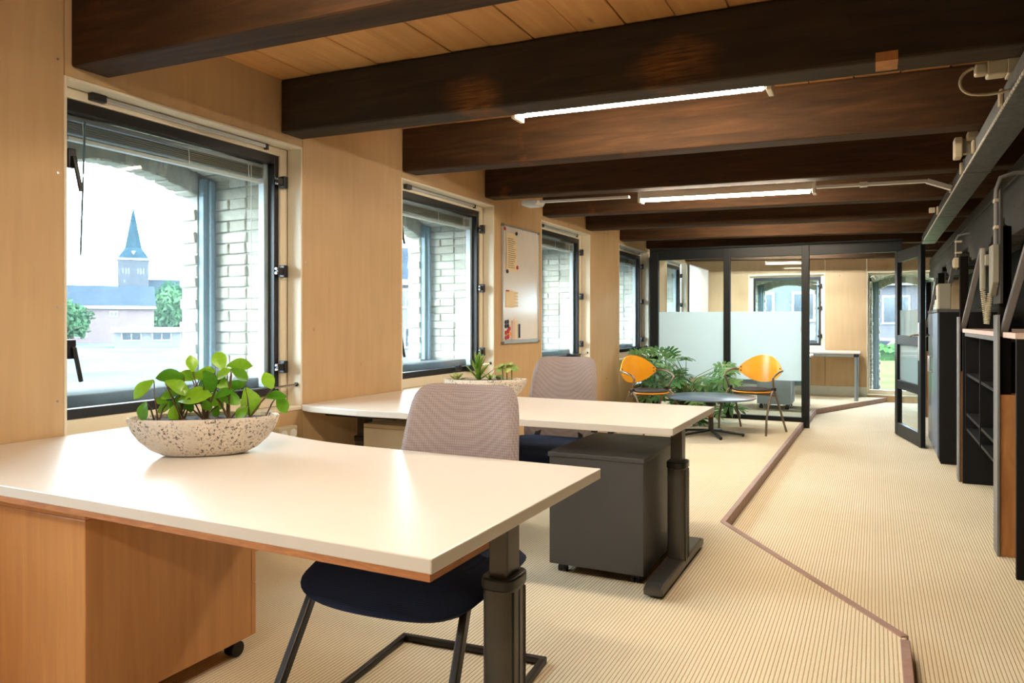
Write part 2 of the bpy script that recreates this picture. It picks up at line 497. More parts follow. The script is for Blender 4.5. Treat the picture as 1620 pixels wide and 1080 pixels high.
# ================================================================== mesh helpers
class MB:
    def __init__(self):
        self.v = []
        self.f = []

    def add(self, vs_, fs):
        o = len(self.v)
        self.v += [tuple(p) for p in vs_]
        self.f += [tuple(i + o for i in f) for f in fs]
        return self

    def hexa(self, p):
        return self.add(p, [(0, 3, 2, 1), (4, 5, 6, 7), (0, 1, 5, 4), (1, 2, 6, 5), (2, 3, 7, 6), (3, 0, 4, 7)])

    def box(self, x0, x1, y0, y1, z0, z1):
        return self.hexa([(x0, y0, z0), (x1, y0, z0), (x1, y1, z0), (x0, y1, z0),
                          (x0, y0, z1), (x1, y0, z1), (x1, y1, z1), (x0, y1, z1)])

    def ring(self, x0, x1, z0, z1, wl, wr, wb, wt, y0, y1):
        self.box(x0, x0 + wl, y0, y1, z0, z1)
        self.box(x1 - wr, x1, y0, y1, z0, z1)
        self.box(x0 + wl, x1 - wr, y0, y1, z0, z0 + wb)
        self.box(x0 + wl, x1 - wr, y0, y1, z1 - wt, z1)
        return self

    def bar(self, p0, p1, w, h, up=(0, 0, 1)):
        p0, p1 = Vector(p0), Vector(p1)
        d = (p1 - p0).normalized()
        u = Vector(up)
        if abs(d.dot(u)) > 0.98:
            u = Vector((0, 1, 0))
        s = d.cross(u).normalized() * (w / 2)
        t = s.cross(d).normalized() * (h / 2)
        return self.hexa([p0 - s - t, p0 + s - t, p0 + s + t, p0 - s + t, p1 - s - t, p1 + s - t, p1 + s + t, p1 - s + t])

    def tube(self, pts, r, seg=8, cap=True):
        pts = [Vector(p) for p in pts]
        rs = r if isinstance(r, (list, tuple)) else [r] * len(pts)
        n = len(pts)
        vs_, fs = [], []
        ref = None
        for i, p in enumerate(pts):
            d = (pts[min(i + 1, n - 1)] - pts[max(i - 1, 0)]).normalized()
            if ref is None:
                ref = Vector((0, 0, 1)) if abs(d.z) < 0.9 else Vector((1, 0, 0))
            s = d.cross(ref).normalized()
            t = s.cross(d).normalized()
            ref = t
            for k in range(seg):
                a = 2 * PI * k / seg
                vs_.append(p + (s * math.cos(a) + t * math.sin(a)) * rs[i])
        for i in range(n - 1):
            for k in range(seg):
                k2 = (k + 1) % seg
                fs.append((i * seg + k, i * seg + k2, (i + 1) * seg + k2, (i + 1) * seg + k))
        if cap:
            fs.append(tuple(range(seg - 1, -1, -1)))
            fs.append(tuple((n - 1) * seg + k for k in range(seg)))
        return self.add(vs_, fs)

    def lathe(self, prof, seg=24, c=(0, 0), sx=1.0, sy=1.0, rot=0.0):
        """prof: (r, z); elliptical if sx, sy differ"""
        vs_, fs = [], []
        n = len(prof)
        cr, sr = math.cos(rot), math.sin(rot)
        for (r, z) in prof:
            for k in range(seg):
                a = 2 * PI * k / seg
                x, y = r * sx * math.cos(a), r * sy * math.sin(a)
                vs_.append((c[0] + x * cr - y * sr, c[1] + x * sr + y * cr, z))
        for i in range(n - 1):
            for k in range(seg):
                k2 = (k + 1) % seg
                fs.append((i * seg + k, i * seg + k2, (i + 1) * seg + k2, (i + 1) * seg + k))
        fs.append(tuple(range(seg - 1, -1, -1)))
        fs.append(tuple((n - 1) * seg + k for k in range(seg)))
        return self.add(vs_, fs)

    def prism(self, poly, a0, a1, axis='z'):
        """poly listed counter-clockwise in the plane, extruded along the axis"""
        n = len(poly)

        def P(p, a):
            if axis == 'z':
                return (p[0], p[1], a)
            if axis == 'y':
                return (p[0], a, p[1])
            return (a, p[0], p[1])
        vs_ = [P(p, a0) for p in poly] + [P(p, a1) for p in poly]
        fs = [tuple(range(n - 1, -1, -1)), tuple(range(n, 2 * n))]
        fs += [(i, (i + 1) % n, n + (i + 1) % n, n + i) for i in range(n)]
        if axis == 'y':
            fs = [tuple(reversed(f)) for f in fs]
        return self.add(vs_, fs)

    def xf(self, mat):
        self.v = [tuple(mat @ Vector(p)) for p in self.v]
        return self

    def sheer(self, fn):
        self.v = [fn(*p) for p in self.v]
        return self

    def mesh(self, name, mat=None, smooth=0):
        me = bpy.data.meshes.new(name)
        me.from_pydata(self.v, [], self.f)
        me.update()
        if smooth:
            me.polygons.foreach_set('use_smooth', [True] * len(me.polygons))
            me.set_sharp_from_angle(angle=R(smooth))
        if mat is not None:
            me.materials.append(M[mat])
        return me

    def build(self, name, mat, parent=None, bevel=0.0, smooth=0, world=False, seg=2):
        if world and parent is not None:
            q = parent.location
            self.v = [(p[0] - q.x, p[1] - q.y, p[2] - q.z) for p in self.v]
        o = bpy.data.objects.new(name, self.mesh(name, mat, smooth))
        C.objects.link(o)
        if parent is not None:
            o.parent = parent
        if bevel:
            b = o.modifiers.new('bevel', 'BEVEL')
            b.width = bevel
            b.segments = seg
            b.limit_method = 'ANGLE'
            b.angle_limit = R(40)
        return o


def tag(o, label=None, cat=None, group=None, kind=None):
    if label:
        o['label'] = label
    if cat:
        o['category'] = cat
    if group:
        o['group'] = group
    if kind:
        o['kind'] = kind
    return o


def empty(name, loc, rz=0.0):
    o = bpy.data.objects.new(name, None)
    o.empty_display_size = 0.1
    C.objects.link(o)
    o.location = loc
    o.rotation_euler = (0, 0, rz)
    return o


def thing(name, label, cat, loc=(0, 0, 0), rz=0.0, group=None):
    return tag(empty(name, loc, rz), label, cat, group)


def struct(name, mb, mat, label, cat, bevel=0.0):
    return tag(mb.build(name, mat, bevel=bevel), label, cat, kind='structure')


def dup(root, loc, rz, label, parent=None):
    r = root.copy()
    C.objects.link(r)
    if parent is None:
        r.location = loc
        r.rotation_euler = (0, 0, rz)
        r['label'] = label
    else:
        r.parent = parent
    for ch in list(root.children):
        dup(ch, None, None, None, r)
    return r


def inst(name, me, parent, mtx):
    o = bpy.data.objects.new(name, me)
    C.objects.link(o)
    o.parent = parent
    o.matrix_local = mtx
    return o


def cushion(hw, hh, t, taper=0.0, nx=18, ny=16, corner=4.0, bow=0.0, edge=5.0):
    """rounded pad in the XZ plane, thickness along Y; taper<0 narrows the top"""
    mb = MB()

    def pt(i, j, side):
        u = -1 + 2 * i / nx
        v = -1 + 2 * j / ny
        # map the square to a superellipse
        m = max(abs(u), abs(v))
        if m > 0:
            k = m / ((abs(u) ** corner + abs(v) ** corner) ** (1 / corner))
        else:
            k = 1
        x, z = u * k, v * k
        th = math.sqrt(max(0.0, 1 - m ** edge))
        y = side * t * th + bow * (x * x)
        return (x * hw * (1 + taper * (z + 1) / 2), y, z * hh)
    idx = {}
    for side in (-1, 1):
        for j in range(ny + 1):
            for i in range(nx + 1):
                border = i in (0, nx) or j in (0, ny)
                if side == 1 and border:
                    idx[(i, j, 1)] = idx[(i, j, -1)]
                    continue
                idx[(i, j, side)] = len(mb.v)
                mb.v.append(pt(i, j, side))
    for j in range(ny):
        for i in range(nx):
            a, b, c, d = (i, j), (i + 1, j), (i + 1, j + 1), (i, j + 1)
            mb.f.append(tuple(idx[q + (-1,)] for q in (a, b, c, d)))
            mb.f.append(tuple(idx[q + (1,)] for q in (d, c, b, a)))
    return mb


def slope(x, y, z):           # the old ceiling falls a little towards the right
    return (x, y, z - 0.018 * (x + 2.9))


# ================================================================== the room
WALL = -2.9
PITCH = 2.36
WINS = [1.887, 4.237, 6.600, 9.030]
WW = 1.372
ZS, ZT = 0.79, 2.245
PLAT = 0.065

# floor and the raised carpeted platform
struct('floor', MB().box(-2.95, 1.2, -3.0, 13.1, -0.12, 0.0), 'carpet',
       'beige ribbed carpet of the lower walkway on the right', 'floor')
PLP = [(0.10, -3.0), (0.105, 3.20), (-0.815, 4.56), (-0.77, 9.46), (-0.735, 10.90), (0.15, 13.1), (-2.92, 13.1), (-2.92, -3.0)]
struct('floor_platform', MB().prism(PLP, 0.0, PLAT), 'carpet',
       'raised beige ribbed carpet under the desks on the left', 'floor')


def kerb(n, p, q, label):
    d = (Vector(q) - Vector(p)).normalized()
    s = Vector((-d.y, d.x))
    if s.x < 0:
        s = -s
    p, q = Vector(p), Vector(q)
    a, b = p - s * 0.022, q - s * 0.022
    c, e = q + s * 0.012, p + s * 0.012
    poly = [a, b, c, e]
    area = sum(poly[i].x * poly[(i + 1) % 4].y - poly[(i + 1) % 4].x * poly[i].y for i in range(4))
    if area < 0:
        poly.reverse()
    struct('trim_%d' % n, MB().prism([tuple(x) for x in poly], 0.001, PLAT + 0.006), 'kerb', label, 'kerb', bevel=0.003)


kerb(1, PLP[1], PLP[2], 'brown diagonal wooden kerb in front of the desks')
kerb(2, PLP[2], (-0.772, 9.40), 'long brown wooden kerb running up to the glass partition')
kerb(3, (-0.768, 9.52), PLP[4], 'short brown kerb just behind the partition post')
kerb(4, PLP[4], PLP[5], 'brown kerb at the end of the back room by the tall window')
kerb(5, (0.10, -3.0), (0.105, 3.165), 'dark kerb edge of the platform nearest the camera')

# ceiling of pine planks
ceil = struct('ceiling', MB().box(-3.7, 1.2, -3.0, 13.1, 2.605, 2.66).sheer(slope), 'darkwall',
              'sloping timber ceiling deck above the beams', 'ceiling')
x = -2.915
k = 0
while x < 1.15:
    w = 0.2165
    mb = MB().box(x + 0.002, x + w - 0.002, -3.0, 13.1, 2.575 + 0.003 * (k % 2), 2.604).sheer(slope)
    mb.build('plank', 'plank', ceil, bevel=0.003, seg=1)
    x += w
    k += 1

# beams
ORD = ['first', 'second', 'third', 'fourth', 'fifth', 'sixth', 'seventh', 'eighth']
BEAMS = [1.911, 3.085, 4.238, 5.430, 6.620, 7.815, 9.045, 10.255, 11.45, 12.62]
for i, y in enumerate(BEAMS):
    mb = MB().box(-2.898, 1.14, y, y + 0.165, 2.283, 2.574).sheer(slope)
    o = mb.build('ceiling_beam', 'beamworn' if i == 1 else 'beam', bevel=0.012, seg=2)
    if i == 1:
        MB().box(0.0, 0.075, y - 0.0015, y + 0.12, 2.2275, 2.262).build('bare_notch', 'postwood', o)
    if i < 8:
        lb = 'dark stained ceiling beam, %s from the camera' % ORD[i]
    else:
        lb = 'dark ceiling beam in the back room, %s the glass partition' % ('first behind' if i == 8 else 'second behind')
    tag(o, lb, 'beam', 'dark timber ceiling beams')
for y in (-0.45, 0.73):
    o = MB().box(-2.898, 1.14, y, y + 0.165, 2.283, 2.574).sheer(slope).build('ceiling_beam', 'beam', bevel=0.012)
    tag(o, 'dark ceiling beam overhead, %s' % ('behind the camera' if y < 0 else 'just in front of the camera'), 'beam', 'dark timber ceiling beams')

# left wall : plywood panels between, above and below the windows
ALLW = [1.887 - PITCH] + WINS + [11.41]
wl = empty('wall_left', (WALL, 0, 0))
tag(wl, 'plywood clad wall with the row of black framed windows', 'wall', kind='structure')


def wpanel(y0, y1, z0, z1, nm='panel'):
    return MB().box(WALL - 0.022, WALL, y0 + 0.0015, y1 - 0.0015, z0, z1).build(nm, 'ply', wl, bevel=0.002, seg=1, world=True)


edges = [-3.0]
for y in ALLW:
    edges += [y, y + WW]
edges.append(13.1)
for i in range(0, len(edges), 2):
    y0, y1 = edges[i], edges[i + 1]
    if y1 - y0 > 0.05:
        wpanel(y0, y1, 0.0, 2.60)
    if i + 1 < len(edges) - 1:
        a, b = edges[i + 1], edges[i + 2]
        wpanel(a, b, ZT + 0.001, 2.60, 'header_panel')
        wpanel(a, b, 0.0, ZS - 0.022, 'lower_panel')
for (y, z) in ((1.86, 2.3), (1.86, 1.85), (1.86, 1.32), (1.86, 0.95), (3.285, 2.1), (3.285, 1.6), (3.285, 1.2), (3.285, 0.9), (4.205, 2.1), (4.2, 1.5),
               (2.7, 2.29), (2.1, 2.27), (5.64, 2.0), (5.64, 1.3), (6.57, 1.6)):
    MB().tube([(WALL - 0.002, y, z), (WALL + 0.0015, y, z)], 0.005, 8).build('screw', 'alu', wl, world=True)
MB().box(-3.78, WALL - 0.3, -3.0, -0.6, -0.5, 2.65).build('backing', 'mortar', wl, world=True)

# right wall and the wall behind the camera
struct('wall_right', MB().box(1.14, 1.2, -3.0, 13.1, 0, 2.6), 'darkwall', 'dark timber wall behind the posts on the right', 'wall')
struct('wall_rear', MB().box(-2.95, 1.2, -3.06, -3.0, -0.1, 2.66), 'ply', 'plywood wall behind the camera', 'wall')

# ================================================================== windows


def arch(t, t0, t1, zs, zc):
    m = (t0 + t1) / 2
    h = (t1 - t0) / 2
    u = min(1.0, abs(t - m) / h)
    r = (h * h + (zc - zs) ** 2) / (2 * (zc - zs))
    return zc - r + math.sqrt(max(0, r * r - (u * h) ** 2))


def unit_brick(name, lx, ly, lz, jit=0.003):
    bm = bmesh.new()
    bmesh.ops.create_cube(bm, size=1)
    for v in bm.verts:
        v.co = Vector((v.co.x * lx, v.co.y * ly, v.co.z * lz))
    bmesh.ops.bevel(bm, geom=list(bm.edges), offset=0.006, segments=1, affect='EDGES')
    for v in bm.verts:
        v.co += Vector((random.uniform(-jit, jit), random.uniform(-jit, jit), random.uniform(-jit, jit)))
    me = bpy.data.meshes.new(name)
    bm.to_mesh(me)
    bm.free()
    me.materials.append(M['brick'])
    return me


BR = {}
for nm, (a, b, c) in dict(long=(0.075, 0.266, 0.0595), half=(0.075, 0.131, 0.0595), inner=(0.075, 0.131, 0.0595), outer=(0.11, 0.122, 0.058)).items():
    BR[nm] = [unit_brick('brick_' + nm, a, b, c) for _ in range(3)]
BR['vouss'] = [unit_brick('brick_vouss', 0.058, 0.195, 0.10) for _ in range(3)]
BR['vouss_o'] = [unit_brick('brick_vouss_o', 0.058, 0.12, 0.11) for _ in range(3)]


def brick_surround(idx, loc, rz, w, z0, z1, label, sill_z=0.945, left=True, bottom=-1.0, arc=True, wing=0.5):
    root = tag(empty('wall_brick_%d' % idx, loc, rz), label, 'brick wall', kind='structure')
    t0, t1 = 0.085, w - 0.085
    o0, om, o1 = 0.215, 0.61, 0.755
    q0, q1 = t0 + 0.11, t1 - 0.11
    izs, izc = z1 - 0.165, z1 - 0.055
    ozs, ozc = z1 - 0.265, z1 - 0.165
    core = MB()
    top = 2.66
    core.box(-wing, t0 - 0.013, o0 + 0.006, o1, bottom, top)
    core.box(t1 + 0.013, w + wing, o0 + 0.006, o1, bottom, top)
    core.box(t0 - 0.06, t1 + 0.06, o0 + 0.01, o1, bottom, sill_z - 0.06)
    # outer leaf jambs
    core.box(t0 - 0.013, q0 - 0.014, om + 0.012, o1 - 0.01, sill_z - 0.06, top)
    core.box(q1 + 0.014, t1 + 0.013, om + 0.012, o1 - 0.01, sill_z - 0.06, top)
    n = 14
    for i in range(n):
        a = t0 - 0.06 + (t1 - t0 + 0.12) * i / n
        b = t0 - 0.06 + (t1 - t0 + 0.12) * (i + 1) / n
        za, zb = arch(a, t0, t1, izs, izc) + 0.014, arch(b, t0, t1, izs, izc) + 0.014
        core.hexa([(a, o0 + 0.006, za), (b, o0 + 0.006, zb), (b, om + 0.012, zb), (a, om + 0.012, za),
                   (a, o0 + 0.006, top), (b, o0 + 0.006, top), (b, om + 0.012, top), (a, om + 0.012, top)])
        a2 = q0 - 0.03 + (q1 - q0 + 0.06) * i / n
        b2 = q0 - 0.03 + (q1 - q0 + 0.06) * (i + 1) / n
        za, zb = arch(a2, q0, q1, ozs, ozc) + 0.014, arch(b2, q0, q1, ozs, ozc) + 0.014
        core.hexa([(a2, om + 0.012, za), (b2, om + 0.012, zb), (b2, o1 - 0.01, zb), (a2, o1 - 0.01, za),
                   (a2, om + 0.012, top), (b2, om + 0.012, top), (b2, o1 - 0.01, top), (a2, o1 - 0.01, top)])
    core.build('mortar', 'mortar', root)
    MB().prism([(o0 + 0.005, sill_z - 0.06), (o1 + 0.05, sill_z - 0.07), (o1 + 0.05, sill_z - 0.03), (o0 + 0.005, sill_z)], t0 - 0.05, t1 + 0.05, 'x').build('sill', 'sillstone', root, bevel=0.008)
    # steel remains of the old window in the rebate
    st = MB()
    for (a, b) in ((q0 - 0.02, t0), (q1 + 0.02, t1)):
        lo, hi = min(a, b), max(a, b)
        zz = arch((lo + hi) / 2, t0, t1, izs, izc)
        st.box(lo, hi, om - 0.03, om + 0.01, sill_z - 0.01, zz - 0.01)
        c = (lo + hi) / 2
        st.box(c - 0.012, c + 0.012, om - 0.055, om - 0.03, sill_z - 0.01, zz - 0.02)
    st.build('stanchion', 'bluesteel', root, bevel=0.004)
    rnd = random.Random(idx * 31)

    def put(kind, t, o, z, rx=0.0):
        m = Matrix.Translation((t + rnd.uniform(-0.004, 0.004), o + rnd.uniform(-0.003, 0.003), z + rnd.uniform(-0.002, 0.002))) @ \
            Matrix.Rotation(rx, 4, 'Y') @ Matrix.Rotation(rnd.uniform(-0.02, 0.02), 4, 'Z')
        inst('brick', rnd.choice(BR[kind]), root, m)
    sides = [(t1, 1)] + ([(t0, -1)] if left else [])
    ch = 0.0645
    z = sill_z + 0.03
    c = 0
    while z < izs - 0.005:
        for (te, sg) in sides:
            tc = te + sg * 0.0375
            if c % 2 == 0:
                put('long', tc, 0.345 + 0.133, z)
            else:
                put('half', tc, 0.345 + 0.064, z)
                put('half', tc, 0.345 + 0.202, z)
            put('inner', tc + sg * 0.006, 0.215 + 0.065, z)
            if z < ozs + 0.01:
                qe = q1 if sg > 0 else q0
                put('outer', qe + sg * 0.055 + (0.012 if c % 2 else -0.004) * sg, om + 0.075, z)
        z += ch
        c += 1
    if arc:
        for (a0, a1, zs, zc, kind, oc) in ((t0, t1, izs, izc, 'vouss', (0.315, 0.512)), (q0, q1, ozs, ozc, 'vouss_o', (om + 0.073,))):
            h = (a1 - a0) / 2
            r = (h * h + (zc - zs) ** 2) / (2 * (zc - zs))
            cz = zc - r
            half = math.asin(h / r)
            nv = int(2 * half * r / 0.0635)
            hz = 0.10 if kind == 'vouss' else 0.11
            for i in range(nv):
                an = -half + 2 * half * (i + 0.5) / nv
                rr = r + hz / 2
                for o in oc:
                    put(kind, (a0 + a1) / 2 + rr * math.sin(an), o, cz + rr * math.cos(an), an)
    return root


def make_window(idx, loc, rz, w, z0, z1, label, handles='left', stay=True, rail=True, sashed=True):
    root = tag(empty('window_%d' % idx, loc, rz), label, 'window', kind='structure')
    L = MB()
    L.box(-0.0005, 0.012, 0.0, 0.10, z0, z1)
    L.box(w - 0.012, w + 0.0005, 0.0, 0.10, z0, z1)
    L.box(0.012, w - 0.012, 0.0, 0.10, z1 - 0.012, z1 + 0.0)
    L.build('lining', 'cream', root, bevel=0.002, seg=1)
    MB().box(0.0, w, -0.004, 0.10, z0 - 0.02, z0).build('sill_board', 'cream', root, bevel=0.002, seg=1)
    f = 0.068
    fl = 0.038 if handles == 'left' else f
    MB().ring(0.012, w - 0.012, z0, z1 - 0.012, fl - 0.012, f - 0.012, 0.065, 0.042, 0.10, 0.165).build('frame', 'cream', root, bevel=0.004)
    a, b, c, d = fl, w - f, z0 + 0.065, z1 - 0.054
    if sashed:
        MB().ring(a, b, c, d, 0.034, 0.034, 0.044, 0.05, 0.112, 0.160).build('sash', 'black', root, bevel=0.003)
        MB().box(b - 0.064, b - 0.034, 0.160, 0.20, c + 0.044, d - 0.05).build('spacer', 'spacer', root)
        g = 0.03
    else:
        g = 0.0
    MB().box(a + g, b - g, 0.148, 0.154, c + g, d - g).build('pane', 'glass', root)
    if sashed:
        for hz in (0.16, 0.165 + (z1 - z0) * 0.363, z1 - z0 - 0.265):
            zz = z0 + hz + 0.06
            h = MB().box(b - 0.05, b - 0.005, 0.066, 0.088, zz - 0.020, zz + 0.020)
            h.box(b - 0.012, b + 0.02, 0.060, 0.10, zz - 0.034, zz + 0.034)
            ho = h.build('hinge', 'black', root, bevel=0.004)
            s = MB()
            for dz in (-0.012, 0.012):
                s.tube([(b - 0.062, 0.075, zz + dz), (b - 0.046, 0.075, zz + dz)], 0.0065, 10)
            s.build('stud', 'chrome', ho, smooth=40)
        for zz in ((z0 + 0.37, z1 - 0.30) if handles == 'left' else (z0 + 0.3, z1 - 0.35) if handles == 'right' else ()):
            tx = a + 0.040 if handles == 'left' else b - 0.02
            hd = MB().box(tx - 0.016, tx + 0.016, 0.066, 0.088, zz - 0.05, zz + 0.03)
            ho = hd.build('handle_plate', 'black', root, bevel=0.004)
            MB().bar((tx, 0.058, zz), (tx + 0.022, 0.045, zz - 0.145), 0.016, 0.014).build('handle', 'black', ho, bevel=0.004)
        if stay:
            sb = MB().box(b - 0.24, b - 0.06, 0.066, 0.10, c + 0.01, c + 0.05)
            sb.box(b - 0.42, b - 0.37, 0.062, 0.10, c + 0.02, c + 0.065)
            so = sb.build('stay_block', 'black', root, bevel=0.006)
            arm = MB().tube([(b - 0.10, 0.05, c + 0.045), (b + 0.052, 0.03, c + 0.055)], 0.007, 8)
            arm.build('stay_arm', 'chrome', so, smooth=40)
            MB().tube([(b + 0.045, 0.03, c + 0.055), (w - 0.008, 0.03, c + 0.055)], 0.012, 10).build('stay_knob', 'black', so, smooth=40)
    if rail:
        r = MB().box(0.23, 1.185, 0.082, 0.10, z1 - 0.036, z1 - 0.016)
        ro = r.build('actuator_rail', 'alu', root, bevel=0.002, seg=1)
        MB().box(0.165, 0.235, 0.070, 0.10, z1 - 0.044, z1 - 0.012).build('actuator_motor', 'black', ro, bevel=0.004)
        MB().box(1.175, 1.195, 0.078, 0.10, z1 - 0.044, z1 - 0.014).build('end_cap', 'black', ro, bevel=0.003)
    return root


def make_blind(loc, rz, w, z1, label, group):
    """blind drawn up between the panes"""
    root = thing('venetian_blind', label, 'blind', loc, rz, group)
    a, b = 0.125, w - 0.125
    MB().box(a, b, 0.168, 0.198, z1 - 0.125, z1 - 0.106).build('headrail', 'alu', root)
    for i in range(6):
        z = z1 - 0.133 - i * 0.0095
        MB().box(a, b, 0.165 + 0.002 * (i % 2), 0.199, z - 0.0022, z + 0.0022).build('slat', 'greyplastic', root)
    MB().box(a, b, 0.166, 0.198, z1 - 0.212, z1 - 0.196).build('bottom_rail', 'whiteplastic', root, bevel=0.003)
    for t in (a + 0.06, w / 2 + 0.05, b - 0.12):
        MB().tube([(t, 0.162, z1 - 0.125), (t + 0.006, 0.162, z1 - 0.21)], 0.0022, 6).build('ladder_cord', 'whiteplastic', root)
    MB().tube([(b - 0.10, 0.160, z1 - 0.125), (b - 0.105, 0.160, 0.97)], 0.0018, 6).build('pull_cord', 'whiteplastic', root)
    MB().tube([(0.195, 0.160, z1 - 0.12), (0.175, 0.160, 1.546)], 0.0042, 8).build('wand', 'bluesteel', root, smooth=40)
    return root


WDESC = ['first black framed window with the church view, beside the front desk',
         'second black framed window, behind the speckled succulent bowl',
         'third black framed window, just past the whiteboard',
         'fourth black framed window, before the glass partition']
RZL = R(90)
for i, y in enumerate(WINS):
    make_window(i + 1, (WALL, y, 0), RZL, WW, ZS, ZT, WDESC[i], handles='left')
    make_blind((WALL, y, 0), RZL, WW, ZT, 'raised venetian blind at the top of the %s window from the camera' % ORD[i], 'raised blinds between the panes')
    brick_surround(i + 1, (WALL, y, 0), RZL, WW, ZS, ZT, 'whitewashed brick opening outside the %s window from the camera' % ORD[i], left=(i < 2))
make_window(5, (WALL, 1.887 - PITCH, 0), RZL, WW, ZS, ZT, 'black framed window beside the camera, left of the view', handles='left')
brick_surround(5, (WALL, 1.887 - PITCH, 0), RZL, WW, ZS, ZT, 'brick opening outside the window beside the camera', left=False, arc=False)
make_window(6, (WALL, 11.41, 0), RZL, WW, ZS, ZT, 'left wall window seen through the glass partition', handles='left')
brick_surround(6, (WALL, 11.41, 0), RZL, WW, ZS, ZT, 'brick opening outside the back room side window', left=False)

# back wall
YB = 13.1
wb = empty('wall_back', (0, YB, 0))
tag(wb, 'plywood clad end wall of the back room', 'wall', kind='structure')
BW0, BW1 = -1.935, -0.735
TW0, TW1 = -0.125, 0.90


def bpanel(x0, x1, z0, z1):
    MB().box(x0 + 0.002, x1 - 0.002, YB, YB + 0.022, z0, z1).build('panel', 'ply', wb, bevel=0.002, seg=1, world=True)


bpanel(-2.93, -2.29, 0, 2.66)
bpanel(-2.29, BW0, 0, 2.66)
bpanel(BW0, BW1, 0, 0.78)
bpanel(BW0, BW1, 2.05, 2.66)
bpanel(BW1, TW0, 0, 2.66)
bpanel(TW0, TW1, 2.055, 2.66)
bpanel(TW0, TW1, -0.1, 0.09)
bpanel(TW1, 1.2, 0, 2.66)
make_window(7, (BW0, YB, 0), 0, BW1 - BW0, 0.80, 2.05, 'black framed window in the plywood end wall', handles='right', stay=False, rail=False)
brick_surround(7, (BW0, YB, 0), 0, BW1 - BW0, 0.80, 2.05, 'brick opening outside the end wall window', sill_z=0.95, wing=0.3)
make_window(8, (TW0, YB, 0), 0, TW1 - TW0, 0.11, 2.055, 'tall cream framed window to the lawn in the end wall', sashed=False, stay=False, rail=False)
brick_surround(8, (TW0, YB, 0), 0, TW1 - TW0, 0.11, 2.055, 'brick opening outside the tall end window', sill_z=0.16, wing=0.28)
struct('baseboard_back', MB().box(-2.88, TW0, YB - 0.018, YB, PLAT, 0.22), 'basebd', 'grey white skirting along the end wall', 'baseboard', bevel=0.003)

# ================================================================== right side : girder, posts, duct
gd = thing('timber_girder', 'long grey layered timber girder along the right side', 'beam', (0.85, 5.0, 1.93))
for (z0, z1, xo) in ((1.93, 2.02, 0.74), (2.025, 2.115, 0.75), (2.12, 2.205, 0.745)):
    MB().box(xo, xo + 0.2, -3.0, 13.08, z0, z1).build('board', 'girder', gd, bevel=0.005, world=True)
POSTS = [4.82, 6.90, 9.18, 11.3]
PD = ['nearest the camera with a bare brown lower face', 'beside the wall telephone counter end', 'behind the tall black cabinet', 'in the back room']
for i, y in enumerate(POSTS):
    pr = thing('timber_post', 'grey timber post with V struts, %s' % PD[i], 'post', (0.66, y, 0), 0, 'timber posts on the right')
    MB().box(0.602, 0.71, y - 0.06, y + 0.06, 0.0, 0.87).build('lower_timber', 'postwood', pr, bevel=0.006, world=True)
    MB().box(0.602, 0.66, y - 0.03, y + 0.03, 0.87, 1.78).build('upper_timber', 'darkwall', pr, bevel=0.006, world=True)
    MB().box(0.588, 0.602, y - 0.075, y + 0.07, 0.0, 1.30).build('flange', 'greypaint', pr, bevel=0.003, world=True)
    for sg in (-1, 1):
        MB().bar((0.62, y + sg * 0.02, 1.19), (0.70, y + sg * 0.54, 1.80), 0.032, 0.036, (1, 0, 0)).build('strut', 'greypaint', pr, bevel=0.004, world=True)
    L = 0.78
    poly = [(y - L, 1.928), (y - L, 1.875), (y - L + 0.10, 1.86), (y - L + 0.12, 1.82), (y - L + 0.22, 1.815), (y - L + 0.25, 1.78), (y + L - 0.25, 1.78), (y + L - 0.22, 1.815),
            (y + L - 0.12, 1.82), (y + L - 0.10, 1.86), (y + L, 1.875), (y + L, 1.928)]
    MB().prism(poly, 0.735, 0.93, 'x').build('saddle', 'girder', pr, bevel=0.004, world=True)

# galvanised cable duct under the beams
du = thing('cable_duct', 'galvanised sheet metal cable duct hung under the beams', 'duct', (0.52, 5.0, 2.115))
segs = [-2.9, 1.0, 3.0, 5.0, 7.0, 9.0, 9.35]
for i in range(len(segs) - 1):
    MB().box(0.458, 0.585, segs[i] + 0.002, segs[i + 1] - 0.002, 2.113, 2.195).build('section', 'galv', du, bevel=0.003, world=True)
for i in range(1, len(segs) - 1):
    MB().box(0.455, 0.588, segs[i] - 0.02, segs[i] + 0.02, 2.1105, 2.198).build('joint_strap', 'galv', du, world=True)
pf = MB()
y = 2.3
while y < 8.9:
    pf.box(0.4535, 0.4585, y, y + 0.028, 2.1125, 2.1225)
    y += 0.045
tag(pf.build('perforation', 'whiteplastic', du, world=True), kind='stuff')
for y in (2.6, 4.85, 7.3):
    MB().box(0.47, 0.575, y, y + 0.03, 2.19, 2.235).build('hanger', 'galv', du, world=True)

# white plug with cable loop, cable box, small clips on the duct
pl = thing('socket_adapter', 'ivory socket block with a plug and looped cable by the duct', 'socket', (0.42, 3.42, 2.24))
MB().box(0.385, 0.45, 3.36, 3.43, 2.205, 2.262).build('socket', 'ivory', pl, bevel=0.006, world=True)
MB().box(0.345, 0.385, 3.365, 3.415, 2.215, 2.258).build('plug', 'ivory', pl, bevel=0.008, world=True)
MB().box(0.45, 0.50, 3.35, 3.44, 2.20, 2.262).build('bracket', 'ivory', pl, bevel=0.004, world=True)
cab = []
for i in range(21):
    a = R(100) + R(235) * i / 20
    cab.append((0.352 + 0.055 * math.cos(a) - 0.0 + (0.085 * max(0, i - 13) / 7), 3.39, 2.188 + 0.048 * math.sin(a) + 0.012 * (1 - i / 20) - 0.012 * max(0, (i - 13) / 7)))
MB().tube(cab + [(0.450, 3.40, 2.145)], 0.0055, 8).build('cable', 'ivory', pl, smooth=60, world=True)
cb = thing('junction_box', 'ivory junction box hanging beside the galvanised duct', 'socket', (0.40, 4.6, 2.18))
